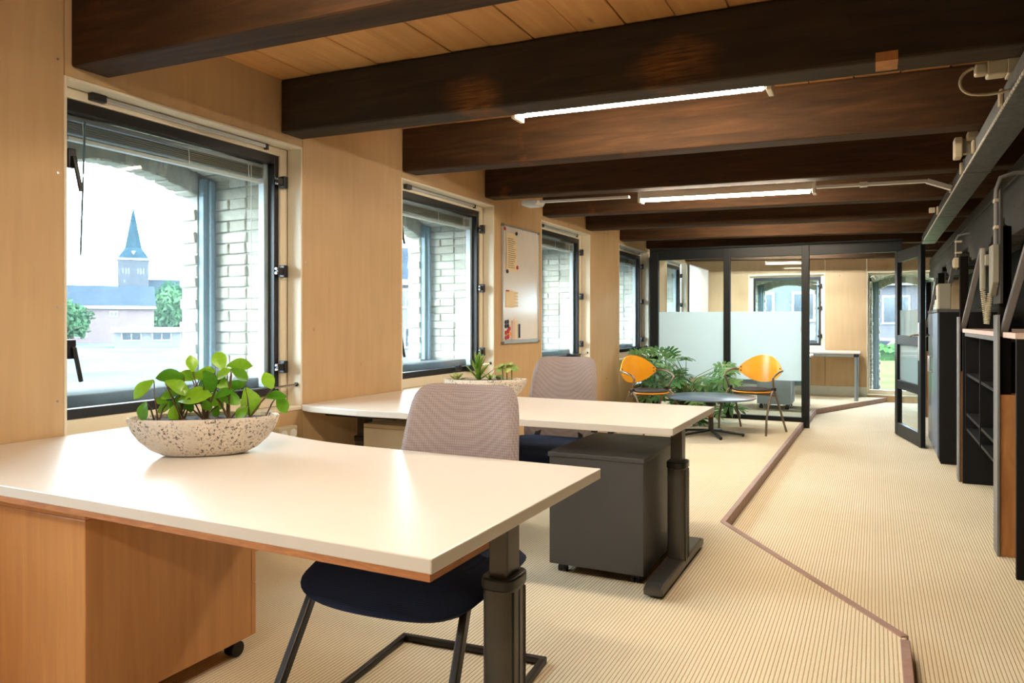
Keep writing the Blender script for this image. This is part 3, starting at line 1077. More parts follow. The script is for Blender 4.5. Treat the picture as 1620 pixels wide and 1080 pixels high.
MB().box(0.375, 0.412, 4.56, 4.66, 2.13, 2.235).build('housing', 'ivory', cb, bevel=0.006, world=True)
MB().box(0.412, 0.455, 4.585, 4.64, 2.15, 2.23).build('bracket', 'greyplastic', cb, bevel=0.004, world=True)
MB().box(0.43, 0.48, 4.52, 4.60, 2.215, 2.25).build('connector', 'ivory', cb, bevel=0.004, world=True)
for i, y in enumerate((3.52, 4.45, 5.05, 5.75, 6.9)):
    o = MB().box(0.444, 0.457, y, y + 0.05, 2.128, 2.19).build('duct_clip', 'ivory', bevel=0.003)
    tag(o, 'small ivory clip on the duct edge, %s from the camera' % ORD[i], 'clip', 'ivory clips on the duct')
o = MB().box(0.40, 0.444, 7.06, 7.12, 2.165, 2.205).build('duct_socket', 'ivory', bevel=0.004)
tag(o, 'tiny ivory socket on the far part of the duct', 'socket')

# conduits and the wall telephone
cd = thing('conduit', 'grey conduit pipe running down to the wall telephone', 'pipe', (0.60, 4.72, 1.7))
MB().tube([(0.72, 4.73, 2.05), (0.66, 4.72, 2.05), (0.60, 4.72, 2.03), (0.582, 4.72, 1.97), (0.582, 4.72, 1.80), (0.582, 4.735, 1.75), (0.582, 4.74, 1.68)], 0.012, 10).build('pipe', 'greypaint', cd, smooth=50, world=True)
for z in (1.90, 1.757):
    MB().box(0.568, 0.605, 4.69, 4.75, z, z + 0.018).build('pipe_clip', 'ivory', cd, bevel=0.003, world=True)
MB().box(0.5885, 0.601, 4.64, 4.90, 1.36, 1.96).build('back_plate', 'girder', cd, world=True)
ph = thing('wall_telephone', 'grey beige wall telephone with handset and coiled cord', 'telephone', (0.57, 4.75, 1.4))
MB().prism([(4.66, 1.47), (4.66, 1.672), (4.80, 1.672), (4.80, 1.41), (4.76, 1.40)], 0.556, 0.588, 'x').build('base', 'greyplastic', ph, bevel=0.005, world=True)
MB().box(0.522, 0.550, 4.84, 4.895, 1.435, 1.672).build('handset', 'greyplastic', ph, bevel=0.010, seg=3, world=True)
MB().box(0.540, 0.560, 4.795, 4.85, 1.57, 1.63).build('cradle', 'greyplastic', ph, bevel=0.004, world=True)
co = []
N = 420
for i in range(N):
    t_ = i / (N - 1)
    ang = t_ * 2 * PI * 34
    if t_ < 0.5:
        z = 1.440 - 0.19 * (t_ / 0.5)
    else:
        z = 1.25 + 0.17 * ((t_ - 0.5) / 0.5)
    xo = 0.536 + 0.030 * t_
    yo = 4.87 - 0.055 * t_
    co.append((xo + 0.012 * math.cos(ang), yo + 0.012 * math.sin(ang), z))
MB().tube(co, 0.0028, 5).build('coiled_cord', 'ivory', ph, smooth=60, world=True)
cd2 = thing('conduit', 'thin grey conduit pipe down to the beige switch box', 'pipe', (0.63, 6.95, 1.7))
MB().tube([(0.68, 6.99, 1.97), (0.60, 6.99, 1.955), (0.585, 6.99, 1.92), (0.585, 6.98, 1.78)], 0.010, 10).build('pipe', 'greypaint', cd2, smooth=50, world=True)
for z in (1.90, 1.81):
    MB().box(0.575, 0.625, 6.965, 7.01, z, z + 0.014).build('pipe_clip', 'ivory', cd2, bevel=0.003, world=True)
sw = thing('switch_box', 'small beige switch box on the second timber post', 'switch', (0.58, 6.97, 1.62))
MB().box(0.565, 0.60, 6.92, 7.02, 1.695, 1.775).build('housing', 'ivory', sw, bevel=0.005, world=True)
MB().box(0.558, 0.566, 6.945, 6.995, 1.710, 1.76).build('rocker', 'ivory', sw, bevel=0.003, world=True)

# counter with hung shelves between the posts
ct = thing('counter', 'long pinkish counter top on black end panels on the right', 'counter', (0.85, 5.6, 0))
MB().prism([(0.612, 4.345), (1.13, 4.345), (1.13, 6.80), (0.612, 6.80), (0.612, 4.90), (0.715, 4.90), (0.715, 4.735), (0.612, 4.735)], 1.178, 1.207).build('worktop', 'counter', ct, bevel=0.003, world=True)
MB().box(0.62, 1.13, 4.36, 4.39, 0.0, 1.177).build('end_panel', 'blackcab', ct, bevel=0.002, world=True)
MB().box(0.612, 1.13, 6.775, 6.80, 0.0, 1.177).build('end_panel', 'blackcab', ct, bevel=0.002, world=True)
sh = thing('shelf_unit', 'black open shelf unit hung under the pinkish counter', 'shelf', (0.85, 5.8, 0.42))
MB().box(0.96, 0.98, 4.90, 6.77, 0.42, 1.175).build('back', 'blackcab', sh, world=True)
for y in (4.92, 5.87, 6.745):
    MB().box(0.628, 0.96, y, y + 0.018, 0.42, 1.15).build('divider', 'blackcab', sh, bevel=0.001, seg=1, world=True)
MB().box(0.626, 0.96, 4.90, 6.77, 1.15, 1.175).build('top_rail', 'greypaint', sh, world=True)  # grey puts the window light on this rail into its colour
for (ya, yb) in ((4.93, 5.868), (5.89, 6.743)):
    for z in (0.42, 0.535, 0.843):
        so = MB().box(0.635, 0.96, ya, yb, z, z + 0.02).build('shelf', 'blackcab', sh, world=True)
        if z > 0.5:
            MB().box(0.627, 0.6349, ya, yb, z, z + 0.02).build('lit_edge', 'greypaint', so, world=True)  # paler strip paints window light along the black shelf edge

# tall black cabinet
tc = thing('tall_cabinet', 'tall black cabinet with glossy double doors by the open glass door', 'cabinet', (0.75, 8.25, 0))
MB().box(0.51, 1.0, 7.60, 8.88, 0.02, 1.345).build('body', 'blackcab', tc, bevel=0.003, world=True)
MB().box(0.49, 1.01, 7.59, 8.89, 1.345, 1.372).build('top', 'anth', tc, bevel=0.003, world=True)
for (ya, yb, hy) in ((7.605, 8.235, 8.16), (8.245, 8.875, 8.32)):
    dr = MB().box(0.494, 0.509, ya, yb, 0.06, 1.34).build('door', 'bluetop', tc, bevel=0.002, world=True)  # blue colour stands in for a bluish reflection on the doors
    MB().tube([(0.494, hy, 0.78), (0.462, hy, 0.78), (0.462, hy, 0.93), (0.494, hy, 0.93)], 0.006, 8).build('handle', 'alu', dr, smooth=40, world=False)
    dr.children[0].location = (-tc.location.x, -tc.location.y, 0)
MB().box(0.52, 0.99, 7.62, 8.86, 0.0, 0.02).build('plinth', 'rubber', tc, world=True)
bx = thing('cabinet_box', 'grey beige metal box standing on the tall black cabinet', 'box', (0.60, 7.9, 1.372))
MB().box(0.505, 0.60, 7.62, 7.86, 1.372, 1.60).build('case', 'greyplastic', bx, bevel=0.006, world=True)
MB().box(0.498, 0.505, 7.63, 7.85, 1.382, 1.59).build('door', 'ivory', bx, bevel=0.003, world=True)
MB().box(0.488, 0.498, 7.80, 7.82, 1.46, 1.50).build('latch', 'black', bx, world=True)

# ================================================================== glass partition and door
YP = 9.50
gp = thing('glass_partition', 'anthracite framed glass partition with a frosted band', 'partition', (-1.6, YP, PLAT))
ZG = 2.05
for (xa, xb, ya, zb) in ((-2.63, -2.52, YP - 0.03, PLAT), (-1.697, -1.618, YP - 0.03, PLAT), (-0.79, -0.704, YP - 0.045, 0.0)):
    MB().box(xa, xb, ya, YP + 0.045, zb, 2.17).build('post', 'partition', gp, bevel=0.004, world=True)
MB().box(-2.63, 0.27, YP - 0.028, YP + 0.042, ZG, 2.17).build('transom', 'partition', gp, bevel=0.004, world=True)
MB().box(-2.63, 0.27, YP - 0.04, YP + 0.055, 2.171, 2.20).build('head_rail', 'partition', gp, bevel=0.004, world=True)
MB().box(-2.52, -1.697, YP - 0.025, YP + 0.04, PLAT, PLAT + 0.055).build('bottom_rail', 'partition', gp, bevel=0.004, world=True)
MB().box(-1.618, -0.79, YP - 0.025, YP + 0.04, PLAT, PLAT + 0.055).build('bottom_rail', 'partition', gp, bevel=0.004, world=True)
MB().box(0.21, 0.27, YP - 0.03, YP + 0.045, 0.0, ZG).build('door_post', 'partition', gp, bevel=0.004, world=True)
MB().bar((-2.615, YP + 0.06, 1.12), (-2.885, 10.42, 1.12), 2.10, 0.03, (1, 0.3, 0)).build('return_panel', 'partition', gp, world=True)
for (xa, xb) in ((-2.52, -1.697), (-1.618, -0.79)):
    po = MB().box(xa, xb, YP, YP + 0.008, PLAT + 0.055, ZG).build('pane', 'glassdoor', gp, world=True)
    fo = MB().box(xa + 0.003, xb - 0.003, YP + 0.010, YP + 0.0112, 0.552, 1.384).build('frosted_film', 'frost', po)
    fo.location = (-gp.location.x, -gp.location.y, -gp.location.z)
MB().box(-0.80, -0.792, YP - 0.052, YP - 0.045, 1.14, 1.20).build('keeper', 'alu', gp, world=True)

# door leaf, hinged at the far end, open towards the camera
hx, hy, ex, ey = 0.215, 9.37, 0.425, 8.44
ang = math.atan2(ey - hy, ex - hx)
DW = math.hypot(ex - hx, ey - hy)
dd = tag(empty('door_1', (hx, hy, 0.012), ang), 'open anthracite framed glass door with frosted panes', 'door', kind='structure')
MB().box(0, 0.10, -0.022, 0.022, 0, 2.02).build('stile', 'partition', dd, bevel=0.003)
MB().box(DW - 0.10, DW, -0.022, 0.022, 0, 2.02).build('stile', 'partition', dd, bevel=0.003)
for (za, zb) in ((0, 0.135), (0.515, 0.61), (1.0, 1.10), (1.90, 2.02)):
    MB().box(0.10, DW - 0.10, -0.021, 0.021, za, zb).build('rail', 'partition', dd, bevel=0.003)
for (za, zb, fr) in ((0.135, 0.515, None), (0.61, 1.0, (0.61, 1.0)), (1.10, 1.90, (1.10, 1.372))):
    po = MB().box(0.10, DW - 0.10, -0.004, 0.004, za, zb).build('pane', 'glassdoor', dd)
    if fr:
        MB().box(0.103, DW - 0.103, 0.0052, 0.0064, fr[0], fr[1]).build('frosted_film', 'frost', po)
hp = MB().box(DW - 0.075, DW - 0.035, -0.028, 0.028, 0.86, 1.24).build('lock_plate', 'alu', dd, bevel=0.003)
for sg in (-1, 1):
    MB().tube([(DW - 0.055, sg * 0.026, 1.115), (DW - 0.055, sg * 0.065, 1.115), (DW - 0.075, sg * 0.072, 1.115), (DW - 0.185, sg * 0.072, 1.10)], 0.0095, 10).build('lever', 'bronze', hp, smooth=50)

# ================================================================== lamps and conduits
def lamp(y, z, x0, x1, label, tm='tube'):
    r = thing('fluorescent_lamp', label, 'lamp', ((x0 + x1) / 2, y, z), 0, 'fluorescent lamps between the beams')
    L = (x1 - x0) / 2
    MB().box(-L, L, -0.05, -0.005, 0.01, 0.065).build('housing', 'fixture', r, bevel=0.006)
    MB().box(-L + 0.01, L - 0.01, -0.004, 0.06, 0.035, 0.062).build('reflector', 'fixture', r, bevel=0.004)
    MB().tube([(-L + 0.03, 0.03, 0.014), (L - 0.03, 0.03, 0.014)], 0.008, 12).build('tube', tm, r, smooth=50)
    MB().tube([(-L + 0.03, -0.028, -0.006), (L - 0.03, -0.028, -0.006)], 0.008, 12).build('tube', tm, r, smooth=50)
    for s in (-1, 1):
        MB().box(s * L - 0.012, s * L + 0.012, -0.052, 0.062, -0.018, 0.066).build('end_cap', 'fixture', r, bevel=0.004)
        MB().tube([(s * L * 0.6, 0.0, 0.06), (s * L * 0.6, 0.0, 2.55 - z - 0.018 * ((x0 + x1) / 2 + 2.9 + s * L * 0.6))], 0.004, 6).build('hanger_rod', 'fixture', r)
    r.rotation_euler = (0, R(1.03), 0)
    return r


lamp(3.47, 2.306, -1.66, -0.42, 'slim fluorescent lamp glowing behind the second beam')
lamp(5.86, 2.222, -1.70, -0.40, 'cream twin tube fluorescent lamp below the fourth beam')
lamp(8.25, 2.40, -1.70, -0.40, 'fluorescent lamp hidden high behind the sixth beam')
lamp(1.12, 2.36, -1.55, -0.25, 'fluorescent lamp overhead above the front desk')
lamp(-1.24, 2.36, -1.55, -0.25, 'fluorescent lamp behind the camera')

lamp(10.92, 2.45, -1.9, -0.6, 'added cool fill lamp at the back room ceiling nearer the partition', 'added_cooltube')  # added lamp, brightens the frosted film from behind
lamp(12.1, 2.45, -1.9, -0.6, 'added cool fill lamp at the back room ceiling nearer the end wall', 'added_cooltube')  # second added lamp, same fill for the frosted panes

cn = thing('cable_trunking', 'thin white cable trunking along the fourth beam to the duct', 'trunking', (-0.6, 5.70, 2.24))
MB().box(-2.50, -1.74, 5.66, 5.70, 2.255, 2.272).sheer(slope).build('run', 'whiteplastic', cn, world=True)
MB().bar((-0.38, 5.74, 2.222), (0.31, 5.74, 2.209), 0.035, 0.022).build('run', 'whiteplastic', cn, bevel=0.003, world=True)
MB().box(-0.10, -0.05, 5.715, 5.765, 2.20, 2.232).build('coupling', 'whiteplastic', cn, bevel=0.003, world=True)
MB().bar((0.31, 5.74, 2.209), (0.455, 5.74, 2.15), 0.05, 0.03).build('elbow', 'whiteplastic', cn, bevel=0.003, world=True)
sn = thing('emergency_light', 'small pale green emergency light under the fourth beam by the whiteboard', 'light', (-2.55, 5.70, 2.24))
MB().prism([(-2.66, 2.235), (-2.53, 2.235), (-2.51, 2.268), (-2.66, 2.278)], 5.64, 5.80, 'y').build('housing', 'whiteplastic', sn, bevel=0.003, world=True)
MB().box(-2.645, -2.54, 5.65, 5.79, 2.229, 2.2345).build('lens', 'spacer', sn, bevel=0.002, world=True)

# ================================================================== desks
def tleg(root, x, y, z_top, y0, y1, m='deskleg'):
    """height adjustable T leg"""
    MB().box(x - 0.028, x + 0.028, y - 0.040, y + 0.040, 0.50, z_top).build('column', m, root, bevel=0.006, world=True)
    prof = []
    n = 20
    for i in range(n):
        a = 2 * PI * i / n
        cx, sy = math.cos(a), math.sin(a)
        prof.append((x + 0.045 * math.copysign(abs(cx) ** 0.6, cx), y + 0.062 * math.copysign(abs(sy) ** 0.6, sy)))
    so = MB().prism(prof, PLAT + 0.04, 0.560).build('sleeve', m, root, smooth=35, world=True)
    pr2 = [(x + (p[0] - x) * 1.10, y + (p[1] - y) * 1.08) for p in prof]
    MB().prism(pr2, 0.555, 0.588).build('collar', 'deskleg2', root, bevel=0.006, smooth=35, world=True)
    g = MB()
    for dy in (-0.035, 0.0, 0.035):
        g.box(x + 0.0435, x + 0.0465, y + dy - 0.002, y + dy + 0.002, PLAT + 0.05, 0.55)
    g.build('groove', 'rubber', root, world=True)
    MB().prism([(y0, PLAT + 0.012), (y1, PLAT + 0.012), (y1, PLAT + 0.045), (y1 - 0.05, PLAT + 0.058), (y0 + 0.05, PLAT + 0.058), (y0, PLAT + 0.045)], x - 0.043, x + 0.043, 'x').build('foot', m, root, bevel=0.008, world=True)
    gl = MB()
    for yy in (y0 + 0.05, y1 - 0.05):
        gl.tube([(x, yy, PLAT), (x, yy, PLAT + 0.013)], 0.022, 12)
    gl.build('glide', 'rubber', root, world=True)


d1 = thing('office_desk', 'large white front desk carrying the speckled planter', 'desk', (-1.8, 1.75, PLAT), 0, 'white office desks')
T1 = 0.811
poly1 = [(-0.762, 1.213), (-0.762, 2.19), (-1.30, 2.196), (-1.70, 2.205), (-1.86, 2.222), (-2.03, 2.26), (-2.20, 2.315), (-2.45, 2.42), (-2.70, 2.51), (-2.895, 2.55), (-2.895, 1.245), (-1.8, 1.235)]
MB().prism(poly1, T1 - 0.031, T1).build('top', 'desktop', d1, bevel=0.003, world=True)
poly1b = [(-0.800, 1.217), (-0.800, 1.50), (-2.85, 1.50), (-2.85, 1.249), (-1.8, 1.239)]
MB().prism([(-0.768, 1.217), (-0.768, 1.46), (-2.85, 1.46), (-2.85, 1.249), (-1.8, 1.239)], T1 - 0.047, T1 - 0.031).build('under_layer', 'ply_edge', d1, world=True)
tleg(d1, -0.90, 1.80, T1 - 0.031, 1.42, 2.16)
tleg(d1, -2.72, 1.80, T1 - 0.031, 1.42, 2.16)
MB().box(-2.66, -0.93, 1.78, 1.82, T1 - 0.065, T1 - 0.032).build('cross_beam', 'deskleg2', d1, world=True)

d2 = thing('office_desk', 'white second desk with the succulent bowl, beyond the first chair', 'desk', (-1.8, 3.7, PLAT), 0, 'white office desks')
T2 = 0.797
poly2 = [(-0.795, 3.235), (-0.795, 4.165), (-1.5, 4.165), (-2.0, 4.18), (-2.3, 4.26), (-2.55, 4.37), (-2.895, 4.42), (-2.895, 3.25), (-2.80, 3.205), (-2.46, 3.175), (-2.09, 3.195), (-1.7, 3.22), (-1.2, 3.232)]
MB().prism(poly2, T2 - 0.033, T2).build('top', 'desktop', d2, bevel=0.003, world=True)
tleg(d2, -0.865, 3.62, T2 - 0.033, 3.16, 4.02)
tleg(d2, -2.74, 3.62, T2 - 0.033, 3.30, 4.02)
MB().box(-2.66, -0.93, 3.66, 3.70, T2 - 0.08, T2 - 0.034).build('cross_beam', 'deskleg2', d2, world=True)
MB().box(-0.88, -0.80, 4.10, 4.16, T2 - 0.052, T2 - 0.033).build('wood_block', 'ply_edge', d2, world=True)
MB().box(-2.78, -2.30, 3.30, 3.42, T2 - 0.062, T2 - 0.034).build('cable_tray', 'rubber', d2, bevel=0.01, world=True)
for xx in (-1.08, -1.16):
    MB().box(xx - 0.02, xx, 3.255, 3.29, T2 - 0.045, T2 - 0.033).build('clip', 'rubber', d2, world=True)

# back room desk
d3 = thing('office_desk', 'white table with round silver legs in the back room', 'desk', (-1.2, 12.65, PLAT), 0)
T3 = 0.80
MB().box(-2.35, -0.215, 12.28, 13.04, T3 - 0.026, T3).build('top', 'desktop', d3, bevel=0.003, world=True)
for (x, y) in ((-0.26, 12.34), (-0.26, 12.98), (-2.30, 12.34), (-2.30, 12.98)):
    MB().tube([(x, y, PLAT + 0.0), (x, y, T3 - 0.026)], 0.028, 14).build('leg', 'greyleg', d3, smooth=40, world=True)
    MB().box(x - 0.036, x + 0.036, y - 0.036, y + 0.036, T3 - 0.075, T3 - 0.0262).build('corner_joint', 'black', d3, bevel=0.008, world=True)
MB().box(-2.26, -0.30, 12.33, 12.36, T3 - 0.07, T3 - 0.027).build('apron', 'greyleg', d3, world=True)
MB().box(-2.26, -0.30, 12.97, 12.99, T3 - 0.07, T3 - 0.027).build('apron', 'greyleg', d3, world=True)

# second back room desk, nearer to the partition, with its grey pedestal
d4 = thing('office_desk', 'grey legged table right behind the frosted glass panes', 'desk', (-1.5, 10.9, PLAT), 0)
MB().box(-2.2, -0.79, 10.62, 11.42, T3 - 0.026, T3).build('top', 'desktop', d4, bevel=0.003, world=True)
for (x, y) in ((-0.86, 10.68), (-0.86, 11.36), (-2.13, 10.68), (-2.13, 11.36)):
    MB().tube([(x, y, PLAT), (x, y, T3 - 0.026)], 0.028, 14).build('leg', 'greyleg', d4, smooth=40, world=True)
    MB().box(x - 0.034, x + 0.034, y - 0.034, y + 0.034, T3 - 0.07, T3 - 0.0262).build('corner_joint', 'black', d4, bevel=0.008, world=True)
MB().box(-2.09, -0.90, 11.35, 11.37, 0.35, T3 - 0.027).build('modesty_panel', 'greypanel', d4, world=True)


def pedestal(name, label, loc, rz, w, d, h, mat, top_mat, lip, castor_r, ndraw, front_mat=None, group='drawer pedestals under the desks'):
    """origin on the floor, drawers on +Y"""
    r = thing(name, label, 'pedestal', loc, rz, group)
    z0 = castor_r * 2 + 0.012
    MB().box(-w / 2, w / 2, -d / 2, d / 2 - 0.022, z0, h - 0.022).build('body', mat, r, bevel=0.003)
    MB().box(-w / 2 - lip, w / 2 + lip, -d / 2 - lip, d / 2 + lip, h - 0.0215, h).build('top', top_mat, r, bevel=0.003)
    zs = [z0 + (h - 0.026 - z0) * i / ndraw for i in range(ndraw + 1)]
    for i in range(ndraw):
        dr = MB().box(-w / 2, w / 2, d / 2 - 0.021, d / 2, zs[i] + 0.002, zs[i + 1] - 0.002).build('drawer', front_mat or mat, r, bevel=0.002)
        MB().box(-0.06, 0.06, d / 2, d / 2 + 0.02, zs[i + 1] - 0.05, zs[i + 1] - 0.038).build('handle', 'alu', dr, bevel=0.003)
    for sx in (-1, 1):
        for sy in (-1, 1):
            cx, cy = sx * (w / 2 - 0.05), sy * (d / 2 - 0.055)
            c = MB()
            for e in (-1, 1):
                c.tube([(cx + e * 0.006, cy, castor_r), (cx + e * 0.020, cy, castor_r)], castor_r, 16)
            co_ = c.build('castor', 'rubber', r, smooth=40)
            MB().box(cx - 0.018, cx + 0.018, cy - 0.016, cy + 0.016, castor_r * 1.5, z0 + 0.002).build('castor_mount', 'black', co_)
    return r


pedestal('drawer_pedestal', 'beech wood drawer pedestal under the front desk', (-2.26, 1.70, PLAT), 0, 0.48, 0.65, 0.655, 'beech', 'beech', 0.0, 0.028, 3)
pedestal('drawer_pedestal', 'dark grey metal drawer pedestal under the second desk', (-1.17, 3.62, PLAT), 0, 0.46, 0.68, 0.58, 'anth', 'anth', 0.006, 0.018, 3)
pedestal('drawer_pedestal', 'beige drawer pedestal by the wall under the second desk', (-2.45, 3.80, PLAT), 0, 0.42, 0.60, 0.61, 'cream', 'cream', 0.0, 0.02, 3)
pedestal('drawer_pedestal', 'pale grey drawer pedestal behind the partition glass', (-1.25, 11.0, PLAT), 0, 0.44, 0.56, 0.52, 'greypanel', 'greypanel', 0.0, 0.028, 3)

# ================================================================== office chairs
def make_office_chair(label):
    """faces -Y, origin on the floor under the seat"""
    r = thing('office_chair', label, 'chair', (0, 0, 0), 0, 'grey office chairs with navy seats')
    bk = cushion(0.252, 0.29, 0.036, taper=-0.18, corner=6.5, bow=-0.05, edge=8)
    bk.xf(Matrix.Translation((0, 0.335, 0.69)) @ Matrix.Rotation(R(-15), 4, 'X'))
    bk.build('backrest', 'lilac', r, smooth=80)
    st = cushion(0.305, 0.265, 0.05, corner=5, edge=6)
    st.xf(Matrix.Rotation(R(-90), 4, 'X'))
    st.sheer(lambda x, y, z: (x, y, z + 0.440 - (0.75 * max(0.0, -y - 0.12) ** 1.6 if y < 0 else 0) - 0.30 * (1 - (x / 0.305) ** 2) * max(0, -y - 0.16)))
    st.build('seat', 'navy', r, smooth=80)
    for sx in (-1, 1):
        xx = sx * 0.275
        f = MB()
        pts = [(xx, 0.40, 0.012), (xx, -0.40, 0.012), (xx, -0.415, 0.03), (xx * 0.90, -0.17, 0.425)]
        f.bar(pts[0], pts[1], 0.022, 0.024)
        f.bar(pts[2], pts[3], 0.022, 0.034, (0, 1, 0))
        f.build('leg', 'black', r, bevel=0.005)
        MB().bar((xx * 0.90, -0.16, 0.405), (sx * 0.17, -0.08, 0.405), 0.03, 0.016).build('seat_bracket', 'black', r, bevel=0.003)
        MB().bar((sx * 0.16, 0.20, 0.43), (sx * 0.10, 0.32, 0.66), 0.035, 0.012, (0, 1, 0)).build('back_bracket', 'black', r, bevel=0.003)
    MB().bar((-0.286, 0.41, 0.012), (0.286, 0.41, 0.012), 0.024, 0.024).build('rear_bar', 'black', r, bevel=0.005)
    MB().box(-0.19, 0.19, -0.14, 0.22, 0.385, 0.412).build('seat_pan', 'black', r, bevel=0.006)
    return r


oc = make_office_chair('grey backed office chair tucked under the front desk')
oc.location = (-1.285, 1.965, PLAT)
oc.rotation_euler = (0, 0, R(5))
dup(oc, (-1.775, 4.10, PLAT), R(2), 'grey backed office chair at the second desk')

# ================================================================== visitor chairs and coffee table
def make_visitor_chair(label):
    r = thing('visitor_chair', label, 'chair', (0, 0, 0), 0, 'orange visitor chairs at the round table')
    # leaf shaped shell
    mb = MB()
    nu, nv = 24, 8
    for side in (0, 1):
        for j in range(nv + 1):
            for i in range(nu + 1):
                u = -1 + 2 * i / nu
                v = -1 + 2 * j / nv
                hh = 0.150 * (1 - abs(u) ** 2.1) ** 0.85
                x = 0.27 * u
                z = 0.665 + hh * v + 0.012 * (1 - u * u)
                y = 0.235 - 0.10 * u * u + 0.10 * (z - 0.665) + side * 0.011
                mb.v.append((x, y, z))
    W_ = nu + 1
    o2 = W_ * (nv + 1)
    for j in range(nv):
        for i in range(nu):
            a = j * W_ + i
            mb.f.append((a, a + 1, a + W_ + 1, a + W_))
            mb.f.append((o2 + a + W_, o2 + a + W_ + 1, o2 + a + 1, o2 + a))
    for i in range(nu):
        mb.f.append((i + 1, i, o2 + i, o2 + i + 1))
        a = nv * W_ + i
        mb.f.append((a, a + 1, o2 + a + 1, o2 + a))
    bo = mb.build('backrest', 'orange', r, smooth=50)
    bt = MB()
    for sx in (-1, 1):
        for dz in (-0.018, 0.018):
            bt.tube([(sx * 0.235, 0.150, 0.668 + dz), (sx * 0.235, 0.164, 0.668 + dz)], 0.006, 8)
    bt.build('bolt', 'black', bo)
    st = MB().lathe([(0.0, 0.432), (0.19, 0.432), (0.212, 0.437), (0.215, 0.443), (0.212, 0.448), (0.0, 0.450)], 32, (0, -0.01))
    st.build('seat', 'orange', r, smooth=50)
    MB().lathe([(0.0, 0.4505), (0.195, 0.4505), (0.203, 0.458), (0.196, 0.468), (0.15, 0.475), (0.0, 0.477)], 32, (0, -0.01)).build('seat_pad', 'greypad', r, smooth=50)
    for sx in (-1, 1):
        arm = [(sx * 0.262, 0.150, 0.662), (sx * 0.292, 0.10, 0.665), (sx * 0.300, 0.02, 0.656), (sx * 0.298, -0.06, 0.630), (sx * 0.290, -0.095, 0.600), (sx * 0.268, -0.045, 0.50), (sx * 0.258, -0.02, 0.455)]
        MB().tube(arm, 0.0115, 10).build('armrest', 'bronze', r, smooth=60)
        MB().tube([(sx * 0.262, -0.03, 0.475), (sx * 0.25, 0.02, 0.44), (sx * 0.262, 0.12, 0.22), (sx * 0.275, 0.22, 0.0)], 0.0115, 10).build('leg', 'bronze', r, smooth=60)
        MB().tube([(sx * 0.262, -0.02, 0.475), (sx * 0.268, -0.09, 0.42), (sx * 0.278, -0.17, 0.30), (sx * 0.282, -0.215, 0.15), (sx * 0.282, -0.225, 0.0)], 0.0115, 10).build('leg', 'bronze', r, smooth=60)
        MB().box(sx * 0.262 - 0.018, sx * 0.262 + 0.018, -0.05, -0.005, 0.455, 0.492).build('clamp', 'black', r, bevel=0.005)
    MB().tube([(-0.262, -0.02, 0.44), (-0.20, -0.02, 0.418), (0.20, -0.02, 0.418), (0.262, -0.02, 0.44)], 0.010, 8).build('cross_tube', 'bronze', r, smooth=60)
    MB().tube([(-0.255, 0.06, 0.40), (0.255, 0.06, 0.40)], 0.009, 8).build('cross_tube', 'bronze', r, smooth=60)
    return r


vc = make_visitor_chair('orange backed chair on the right of the round table')
vc.location = (-1.205, 8.475, PLAT)
vc.rotation_euler = (0, 0, R(-22))
dup(vc, (-2.19, 7.83, PLAT), R(60), 'orange backed chair by the wall on the left of the round table')

tb = thing('coffee_table', 'round slate blue coffee table with a star foot', 'table', (-1.56, 7.985, PLAT))
MB().lathe([(0.0, 0.392), (0.445, 0.392), (0.458, 0.398), (0.458, 0.408), (0.452, 0.412), (0.0, 0.412)], 48).build('top', 'bluetop', tb, smooth=40)
MB().tube([(0, 0, 0.05), (0, 0, 0.392)], 0.026, 16).build('column', 'deskleg2', tb, smooth=40)
MB().box(-0.10, 0.10, -0.10, 0.10, 0.378, 0.3915).build('top_plate', 'deskleg2', tb)
for k in range(5):
    a = R(72 * k - 62)
    MB().bar((0.02 * math.cos(a), 0.02 * math.sin(a), 0.055), (0.34 * math.cos(a), 0.34 * math.sin(a), 0.018), 0.034, 0.022).build('foot_arm', 'deskleg2', tb, bevel=0.006)
    MB().tube([(0.325 * math.cos(a), 0.325 * math.sin(a), 0.0), (0.325 * math.cos(a), 0.325 * math.sin(a), 0.015)], 0.012, 10).build('glide', 'rubber', tb)

# ================================================================== plants
def leaf_mesh(name, mat, prof, fold=0.16, droop=0.25, n=7):
    """unit leaf along +Y, normal +Z; prof(t) = half width"""
    mb = MB()
    for i in range(n + 1):
        t = i / n
        w = prof(t)
        zc = -droop * t * t
        for s in (-1, -0.5, 0, 0.5, 1):
            mb.v.append((s * w, t, zc + fold * abs(s) * w * 1.2))
    for i in range(n):
        for k in range(4):
            a = i * 5 + k
            mb.f.append((a, a + 1, a + 6, a + 5))
    return mb.mesh(name, mat, 60)


def oriented(base, d, nrm, L, wsc=1.0):
    d = Vector(d).normalized()
    nrm = Vector(nrm)
    s = d.cross(nrm)
    if s.length < 1e-4:
        s = d.cross(Vector((1, 0.2, 0.1)))
    s.normalize()
    n = s.cross(d).normalized()
    m = Matrix(((s.x * L * wsc, d.x * L, n.x * L, base[0]), (s.y * L * wsc, d.y * L, n.y * L, base[1]), (s.z * L * wsc, d.z * L, n.z * L, base[2]), (0, 0, 0, 1)))
    return m


def prof_ov(t):
    return 0.34 * (math.sin(PI * min(1, t ** 1.25 * 0.97 + 0.03)) ** 0.75)


def prof_sp(t):
    return 0.10 * (1 - t) ** 0.7 + 0.002


